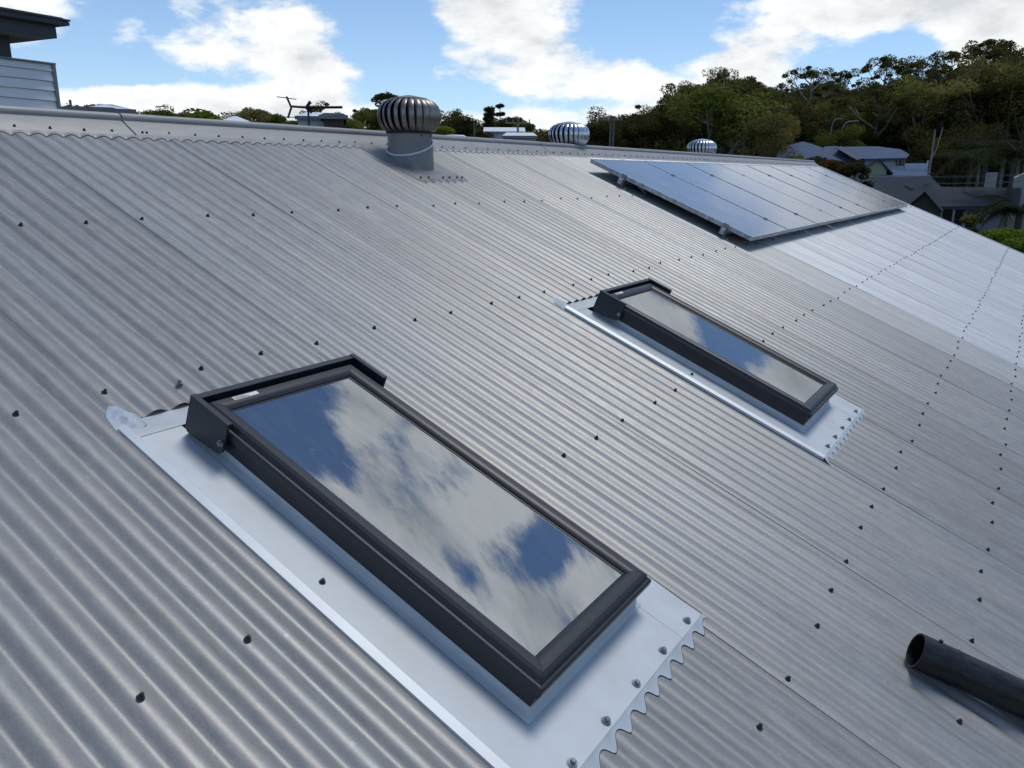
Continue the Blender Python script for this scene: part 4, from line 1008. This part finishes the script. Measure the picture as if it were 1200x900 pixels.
def window(th, x, y, z0, w_, h_, frame='curtain'):
    mb = MB(); mb.box((x - w_ / 2, y - .03, z0), (x + w_ / 2, y - .005, z0 + h_)); f = mb.build('window', M[frame], th)
    mb = MB(); mb.box((x - w_ / 2 + .07, y - .04, z0 + .07), (x + w_ / 2 - .07, y - .031, z0 + h_ - .07)); mb.build('pane', M['win'], f)

# facing direction helper: house front (local -y) turned to the camera
def face(loc, off=0.0):
    d = CAM - Vector(loc); return math.atan2(d.y, d.x) + math.pi / 2 + off
# --- dark roofed house at the right
D = 58
e1 = PX(1065, 241, D); e2 = PX(1195, 241, D); ce = (e1 + e2) / 2
L_ = (e2 - e1).length
yawd = math.atan2((e2 - e1).y, (e2 - e1).x)
hd = thing('dark_roofed_house', 'low grey rendered house with a long dark grey roof beyond the gable end', 'house', (ce.x, ce.y, 0), (0, 0, yawd))
ze = e1.z; zr = PX(1100, 207.5, D + 5.5).z; zg = float(terrain(ce.x, ce.y))
def roofpoly(name, pts, m, th, thick=.1):
    mb = MB(); mb.poly(pts); o = mb.build(name, M[m], th); s_ = o.modifiers.new('t', 'SOLIDIFY'); s_.thickness = thick; s_.offset = -1; return o
hx = L_ / 2
def loc_of(p, th_): return (Matrix.Translation(th_.location) @ Matrix.Rotation(th_.rotation_euler.z, 4, 'Z')).inverted() @ p
lt = loc_of(PX(995, 207.5, D + 5.5), hd); rt = loc_of(PX(1090, 206.5, D + 5.5), hd); r2 = loc_of(PX(1115, 219, D + 4), hd); r3 = loc_of(PX(1198, 219, D + 4), hd); bl = loc_of(PX(1000, 246, D), hd); e1l = loc_of(e1, hd); e2l = loc_of(e2, hd)
roofpoly('roof', [(bl.x, 0, ze), (e1l.x + 2, 0, ze), (r2.x - .6, 4, r2.z), (rt.x, 5.5, rt.z), (lt.x, 5.5, lt.z)], 'roof_dark', hd)
roofpoly('roof', [(e1l.x + 2, 0, ze), (e2l.x, 0, ze + .15), (r3.x, 4, r2.z), (r2.x - .6, 4, r2.z)], 'roof_dark', hd)
roofpoly('roof', [(lt.x, 5.5, lt.z), (rt.x, 5.5, rt.z), (rt.x + 1, 11, ze), (lt.x, 11, ze)], 'roof_dark', hd)
roofpoly('roof', [(r2.x - .6, 4, r2.z), (r3.x, 4, r2.z), (r3.x, 8.5, ze), (r2.x - .6, 8.5, ze)], 'roof_dark', hd)
mb = MB(); mb.box((e1l.x - 4, .55, zg - 1), (e2l.x - .6, .75, ze)); mb.box((e1l.x - 4, .75, zg - 1), (e1l.x - 3.8, 10.5, ze)); mb.box((e2l.x - .8, .75, zg - 1), (e2l.x - .6, 8, ze)); mb.build('wall', M['wall_grey'], hd)
xg = loc_of(PX(1180, 250, D), hd).x
mb = MB(); mb.box((loc_of(PX(1146, 250, D), hd).x, .1, zg - 1), (loc_of(PX(1178, 250, D), hd).x, .549, ze - .02)); mb.build('projecting_wall', M['wall_grey'], hd)
mb = MB(); mb.box((bl.x, -.08, ze - .16), (e2l.x, -.01, ze + .0)); mb.build('gutter', M['dark_trim'], hd)
for px, w_ in ((1109, 1.0), (1124, .75)):
    q = loc_of(PX(px, 255, D), hd); window(hd, q.x, .54, q.z - .7, w_, 1.5)
for px in (1102.5, 1117):
    q = loc_of(PX(px, 255, D), hd); mb = MB(); mb.box((q.x - .06, .0, zg - 1), (q.x + .06, .12, ze - .17)); mb.build('porch_post', M['curtain'], hd)
q = loc_of(PX(1133, 252, D), hd); mb = MB(); mb.box((q.x - .22, .5, ze - 1.9), (q.x + .22, .53, ze - .25)); f_ = mb.build('window', M['curtain'], hd); mb = MB(); mb.box((q.x + .0, .47, ze - 1.8), (q.x + .17, .495, ze - .35)); mb.build('pane', M['win'], f_)
# porch gable
ga = loc_of(PX(1084, 224, D - 2.5), hd); gl_ = loc_of(PX(1066, 243, D - 2.5), hd); gr = loc_of(PX(1100, 250, D - 2.5), hd)
roofpoly('porch_roof', [(gl_.x - .2, ga.y, gl_.z), (ga.x, ga.y, ga.z), (ga.x, 3.5, ga.z), (gl_.x - .2, 3.5, gl_.z)], 'roof_dark', hd, .06)
roofpoly('porch_roof', [(ga.x, ga.y, ga.z), (gr.x + .2, ga.y, gl_.z - .2), (gr.x + .2, 3.5, gl_.z - .2), (ga.x, 3.5, ga.z)], 'roof_dark', hd, .06)
mb = MB(); mb.poly([(gl_.x, ga.y + .4, gl_.z), (gr.x, ga.y + .4, gl_.z - .1), (ga.x, ga.y + .4, ga.z - .12)]); mb.poly([(gl_.x, ga.y + .4, zg - 1), (gr.x, ga.y + .4, zg - 1), (gr.x, ga.y + .4, gl_.z - .1), (gl_.x, ga.y + .4, gl_.z)])
mb.build('porch_gable', mat('brown_gable', (.06, .055, .05), .8), hd)
q1, q2 = loc_of(PX(1061, 215, D + 3.6), hd), loc_of(PX(1069, 223, D + 2.8), hd)
mb = MB(); zz = lambda y: ze + (zr - ze) * y / 5.5 + .12
mb.tube([(q1.x, q1.y, zz(q1.y)), (q2.x, q2.y, zz(q2.y))], .06, 5); mb.build('roof_bracket', M['dark_trim'], hd)
# --- blue roofed house
D2 = 78
def bp2(px, y, d=D2): return PX(px, y, d)
cB = bp2(1010, 200); yB = math.atan2((bp2(1050, 200) - bp2(970, 200)).y, (bp2(1050, 200) - bp2(970, 200)).x)
hb_ = thing('blue_roofed_house', 'two-storey white house with blue-grey steel roofs below the wooded hill', 'house', (cB.x, cB.y, 0), (0, 0, yB))
lb = lambda px, y, d=D2: loc_of(PX(px, y, d), hb_)
zgB = float(terrain(cB.x, cB.y)) - 1
# main upper roof: front plane
roofpoly('roof', [tuple(lb(1012, 186, D2)), tuple(lb(1062, 185, D2)), tuple(lb(1028, 171.5, D2 + 5)), tuple(lb(986, 172, D2 + 5))], 'roof_blue', hb_, .15)
roofpoly('roof', [tuple(lb(1062, 185, D2 + .1)), tuple(lb(1066, 181, D2 + 6)), tuple(lb(1056, 175, D2 + 6)), tuple(lb(1028, 171.5, D2 + 5))], 'roof_blue', hb_, .15)
roofpoly('roof', [tuple(lb(978, 173, D2 + 2)), tuple(lb(986, 172, D2 + 5)), tuple(lb(1012, 186, D2)), tuple(lb(1004, 188, D2 - 1.5))], 'blue_trim', hb_, .05)
roofpoly('side_roof', [tuple(lb(966, 173.5, D2 + 5)), tuple(lb(980, 173, D2 + 5)), tuple(lb(1000, 192, D2)), tuple(lb(962, 190, D2))], 'roof_blue', hb_, .15)
roofpoly('left_roof', [tuple(lb(909, 176, D2 + 6)), tuple(lb(941, 167.5, D2 + 8)), tuple(lb(968, 176, D2 + 5)), tuple(lb(966, 190, D2 + 1)), tuple(lb(909, 190, D2 + 1))], 'roof_blue', hb_, .15)
a = lb(1014, 186, D2 + .6); b = lb(1061, 186, D2 + .6)
mb = MB(); mb.box((a.x, a.y, zgB), (b.x, a.y + 5, a.z)); mb.build('wall', M['wall_white'], hb_)
a2 = lb(911, 180, D2 + 3); mb = MB(); mb.box((a2.x, a.y + 3, zgB), (a.x, a.y + 5, lb(966, 190, D2 + 1).z)); mb.build('side_wall', M['wall_white'], hb_)
for px in (1052, 1057):
    q = lb(px, 194, D2 + .6); mb = MB(); mb.box((q.x - .16, a.y - .06, q.z), (q.x + .16, a.y - .005, a.z - .05)); f_ = mb.build('window', M['blue_trim'], hb_); mb = MB(); mb.box((q.x - .10, a.y - .08, q.z + .06), (q.x + .10, a.y - .061, a.z - .1)); mb.build('pane', M['win'], f_)
# lower roof and cream gable
g1, g2, g3 = lb(1013, 200, D2 - 5), lb(1039, 200, D2 - 5), lb(1029.5, 187, D2 - 5)
mb = MB(); mb.poly([tuple(g1), tuple(g2), tuple(g3)]); mb.poly([(g1.x, g1.y, zgB), (g2.x, g2.y, zgB), tuple(g2), tuple(g1)]); mb.build('cream_gable', M['wall_cream'], hb_)
roofpoly('gable_roof', [(g1.x - .9, g1.y - .3, g1.z - .3), (g3.x, g3.y - .3, g3.z + .1), (g3.x, g3.y + 5, g3.z + .1), (g1.x - .9, g1.y + 5, g1.z - .3)], 'roof_blue', hb_, .1)
roofpoly('gable_roof', [(g3.x, g3.y - .3, g3.z + .1), (g2.x + .5, g2.y - .3, g2.z - .2), (g2.x + .5, g2.y + 5, g2.z - .2), (g3.x, g3.y + 5, g3.z + .1)], 'blue_trim', hb_, .1)
roofpoly('lower_roof', [tuple(lb(1031, 207, D2 - 6)), tuple(lb(1092, 207, D2 - 6)), tuple(lb(1082, 199, D2 - 2)), tuple(lb(1040, 199, D2 - 2))], 'roof_blue', hb_, .12)
q = lb(1060, 198, D2 - 2); q2 = lb(1086, 198, D2 - 2); mb = MB(); mb.box((q.x, q.y, q.z - .1), (q2.x, q.y + .2, q.z + .45)); mb.build('balcony_wall', M['wall_white'], hb_)
q = lb(1069, 198, D2 + 1); q2 = lb(1084, 189, D2 + 1); mb = MB(); mb.box((q.x, q.y, q.z), (q2.x, q.y + .2, q2.z)); mb.build('louvre_screen', M['roof_dark'], hb_)
q = lb(1086, 200, D2 + .5); mb = MB(); mb.box((q.x - .06, q.y, zgB), (q.x + .06, q.y + .12, lb(1086, 188, D2 + .5).z)); mb.build('corner_post', M['wall_white'], hb_)
# --- tan house and pillar at right edge
q1 = PX(1183, 224, 66); yT = yawd
ht = thing('tan_house', 'tan rendered gable end at the right edge behind the palms', 'house', (q1.x, q1.y, 0), (0, 0, yT))
z0 = float(terrain(q1.x, q1.y)) - 1; zl = loc_of(PX(1183, 210, 66), ht).z; zh_ = loc_of(PX(1197, 200, 66), ht).z
mb = MB(); mb.add([(0, 0, z0), (3, 0, z0), (3, 0, zh_ + .4), (1.1, 0, zh_), (0, 0, zl), (0, 4, z0), (3, 4, z0), (3, 4, zh_ + .4), (1.1, 4, zh_), (0, 4, zl)], [(0, 1, 2, 3, 4), (9, 8, 7, 6, 5), (0, 4, 9, 5), (4, 3, 8, 9), (3, 2, 7, 8), (1, 6, 7, 2)]); mb.build('wall', M['wall_tan'], ht)
mb = MB(); mb.box((.85, -.01, zh_ - .1), (1.5, .5, zh_ + .5)); mb.build('chimney', M['wall_tan'], ht)
q1 = PX(1159, 226, 66); hp = thing('garden_wall', 'pale tan wall panel showing between the palm trunks', 'wall', (q1.x, q1.y, 0), (0, 0, yT)); mb = MB(); mb.box((-.35, 0, z0), (.35, .2, loc_of(PX(1159, 202, 66), hp).z)); mb.build('panel', M['wall_tan'], hp)
# --- houses beyond the ridge on the left
def far_house(name, label, px0, px1, yeave, yridge, d, roofm, wallm, hip=1.0, rise_depth=3.0):
    a, b = PX(px0, yeave, d), PX(px1, yeave, d); c = (a + b) / 2; yw = math.atan2((b - a).y, (b - a).x); zr_ = PX((px0 + px1) / 2, yridge, d + rise_depth).z
    return gable_house(name, label, (c.x, c.y, 0), yw, (b - a).length, rise_depth * 2, a.z, zr_ - a.z, wallm, roofm, .2, hip, float(terrain(c.x, c.y)) - 1, 'soffit')
far_house('distant_house', 'white-roofed house under the television antenna', 352, 398, 140, 136, 48, 'roof_white', 'wall_white', .5)
far_house('distant_house', 'maroon-walled house with a dark roof left of the green bush', 380, 402, 139.5, 137, 44, 'roof_dark', 'wall_brown', .2)
far_house('distant_house', 'house with a pale red roof peeping over the ridge beyond the round tree', 238, 268, 145, 139, 58, 'roof_pink', 'wall_white', .8)
far_house('distant_house', 'low white roof beyond the ridge right of the pale red one', 262, 290, 145, 139.5, 56, 'roof_white', 'wall_white', .8)
far_house('distant_house', 'white-roofed house low behind the dark roof strip at the left', 100, 148, 134, 129, 30, 'roof_white', 'wall_white', 1)
hw = far_house('distant_house', 'white gabled house with a white roof beside the two pines', 570, 612, 156, 151.5, 70, 'roof_white', 'wall_white', 0)
far_house('distant_house', 'open white carport roof in front of the white gabled house', 592, 626, 161, 157.5, 64, 'roof_white', 'wall_tan', .3)
d_ = far_house('dark_roofed_shed', 'dark flat roof edge just behind the ridge beside the weatherboard wall', 60, 150, 137, 130, 14, 'roof_dark', 'dark_trim', .4, 1.0)
# antenna on a mast
am = PX(361, 126, 24); an = thing('television_antenna', 'black television antenna on a mast above the ridge', 'antenna', (am.x, am.y, am.z), (0, 0, 0))
rg = Vector((RIGHT.x, RIGHT.y, 0)).normalized(); up = Vector((0, 0, 1)); back = up.cross(rg)
k_ = 24 / FPX
def ap(dx, dy, b=0): return rg * dx * k_ - up * dy * k_ + back * b
mb = MB(); mb.tube([ap(0, -3), ap(0, 60)], .028, 8); mb.build('mast', M['antenna'], an)
mb = MB(); mb.tube([ap(-18, -1), ap(0, 0), ap(37, -.5)], [.03, .035, .035], 6); mb.build('boom', M['antenna'], an)
for i in range(9):
    mb = MB(); x = 6 + i * 3.6; mb.tube([ap(x, -.6, -.16), ap(x, -.6, .16)], .012, 5); mb.build('short_element', M['antenna'], an)
for s in (-1, 1):
    mb = MB(); mb.tube([ap(-18, 0), ap(-22.5, s * 11)], .03, 5); mb.build('reflector_arm', M['antenna'], an)
    mb = MB(); mb.tube([ap(-33, s * 9.8 - (1 if s < 0 else 0)), ap(-12, s * 9.8 + (1.5 if s < 0 else .3))], .012, 5); mb.build('reflector_rod', M['antenna'], an)
mb = MB(); mb.tube([ap(3, -6), ap(-2, 0), ap(4, 5)], .05, 5); mb.build('folded_dipole', M['antenna'], an)
mb = MB(); mb.box(tuple(ap(-2, 3) - Vector((.06, .06, 0))), tuple(ap(3, -2) + Vector((.06, .06, 0)))); mb.build('bracket', M['antenna'], an)
# poles
def pole(px, y0, d, label, arm=True, r=.085, bot=None):
    t = PX(px, y0, d); z0 = float(terrain(t.x, t.y)); th = thing('power_pole', label, 'power pole', (t.x, t.y, z0)); h = t.z - z0
    mb = MB(); mb.tube([(0, 0, -.3), (0, 0, h)], [r * 1.2, r], 8); mb.build('pole', M['pole_wood'], th, smooth=True)
    if arm:
        mb = MB(); a_ = rg * 1.0; mb.tube([-a_ + up * (h - .4), a_ + up * (h - .4)], .06, 5); mb.build('crossarm', M['pole_wood'], th)
        for s in (-.9, -.4, .4, .9): mb = MB(); mb.tube([rg * s + up * (h - .34), rg * s + up * (h - .12)], [.04, .05], 6); mb.build('insulator', M['lamp_metal'], th)
    return th
pole(607, 138, 66, 'power pole in front of the green tree right of the white gabled house')
pole(716, 135, 70, 'left of the twin power poles, in front of the dark fig')
pole(719.5, 136, 69, 'right of the twin power poles, in front of the dark fig', False)
pole(82, 117, 55, 'thin pole just right of the weatherboard wall', False, .07)
pole(556, 146, 60, 'thin pale pole behind the parked white car', False, .06)
def lamp(px, y0, d, px2, label):
    t = PX(px, y0, d); z0 = float(terrain(t.x, t.y)); th = thing('street_lamp', label, 'street lamp', (t.x, t.y, z0), (0, 0, 0), 'street lamps with curved arms'); h = t.z - z0; dx = (px2 - px) / FPX * d
    mb = MB(); mb.tube([(0, 0, 0), up * (h - .9), rg * dx * .12 + up * (h - .35), rg * dx * .4 + up * (h - .05), rg * dx + up * h], [.09, .07, .06, .05, .05], 7); mb.build('pole', M['lamp_metal'], th, smooth=True)
    mb = MB(); c_ = rg * dx + up * h; mb.box(tuple(c_ - Vector((.3, .3, .06))), tuple(c_ + Vector((.3, .3, .06)))); mb.build('lamp_head', M['lamp_metal'], th, bevel=.04)
lamp(975.5, 139.5, 97, 983, 'left of the two curved street lamps in front of the wooded hill')
lamp(988, 142, 96, 1001, 'right of the two curved street lamps in front of the wooded hill')
# power lines over the dark roof
for i, (y0, y1) in enumerate([(197.5, 200), (198.5, 201.5), (205, 208.5), (206, 209)]):
    a_, b_ = PX(930, y0, 52), PX(1260, y1, 50); th = thing('power_line', ['topmost of the thin wires crossing in front of the palms', 'second wire down, close under the topmost one', 'third wire down, just above the dark roof', 'lowest wire, touching the dark roof line'][i], 'cable', tuple(a_), (0, 0, 0), 'overhead wires')
    mb = MB(); n_ = 14; mb.tube([(b_ - a_) * (j / n_) - up * (.35 * 4 * (j / n_) * (1 - j / n_)) for j in range(n_ + 1)], .011, 4); mb.build('wire', M['wire'], th)
# parked white car beyond the ridge
cp = PX(532, 158.5, 56); yc = math.atan2(rg.y, rg.x); zc = cp.z - 1.45
car = thing('parked_car', 'white parked car whose roof shows over the ridge right of the nearest ventilator', 'car', (cp.x, cp.y, zc), (0, 0, yc))
prof = [(-2.1, .35), (-2.15, .75), (-1.9, .92), (-1.15, .98), (-.72, 1.40), (-.1, 1.46), (.7, 1.43), (1.35, 1.0), (2.0, .9), (2.15, .6), (2.1, .32)]
mb = MB(); rws = []
for y, s in ((-.86, .97), (-.80, 1.0), (-.55, 1.01), (.55, 1.01), (.80, 1.0), (.86, .97)): rws.append([(x, y * (1 if z < 1 else .85), z * s if z > .5 else z) for x, z in prof])
mb.grid(rws); mb.poly(rws[0][::-1]); mb.poly(rws[-1]); mb.grid([[r_[0] for r_ in rws], [r_[-1] for r_ in rws]]); mb.build('body', M['car'], car, auto=R(35))
for x0, x1, x2, x3 in ((-.98, -.70, -.02, -.02), (.04, .04, .68, 1.1)):
    mb = MB(); mb.poly([(x0, -.87, 1.0), (x3, -.87, 1.0), (x2, -.745, 1.36), (x1, -.745, 1.36)]); mb.build('side_window', M['win'], car)
for x, y in ((-1.35, -.82), (1.3, -.82), (-1.35, .82), (1.3, .82)):
    wh = MB(); wh.tube([(x, y - .1, .32), (x, y + .1, .32)], .32, 18); o = wh.build('wheel', M['tyre'], car)
    wh = MB(); sg = -1 if y < 0 else 1; wh.tube([(x, y + sg * .1, .32), (x, y + sg * .112, .32)], .2, 12); wh.build('rim', M['lamp_metal'], o)
print('objects', len(bpy.data.objects))
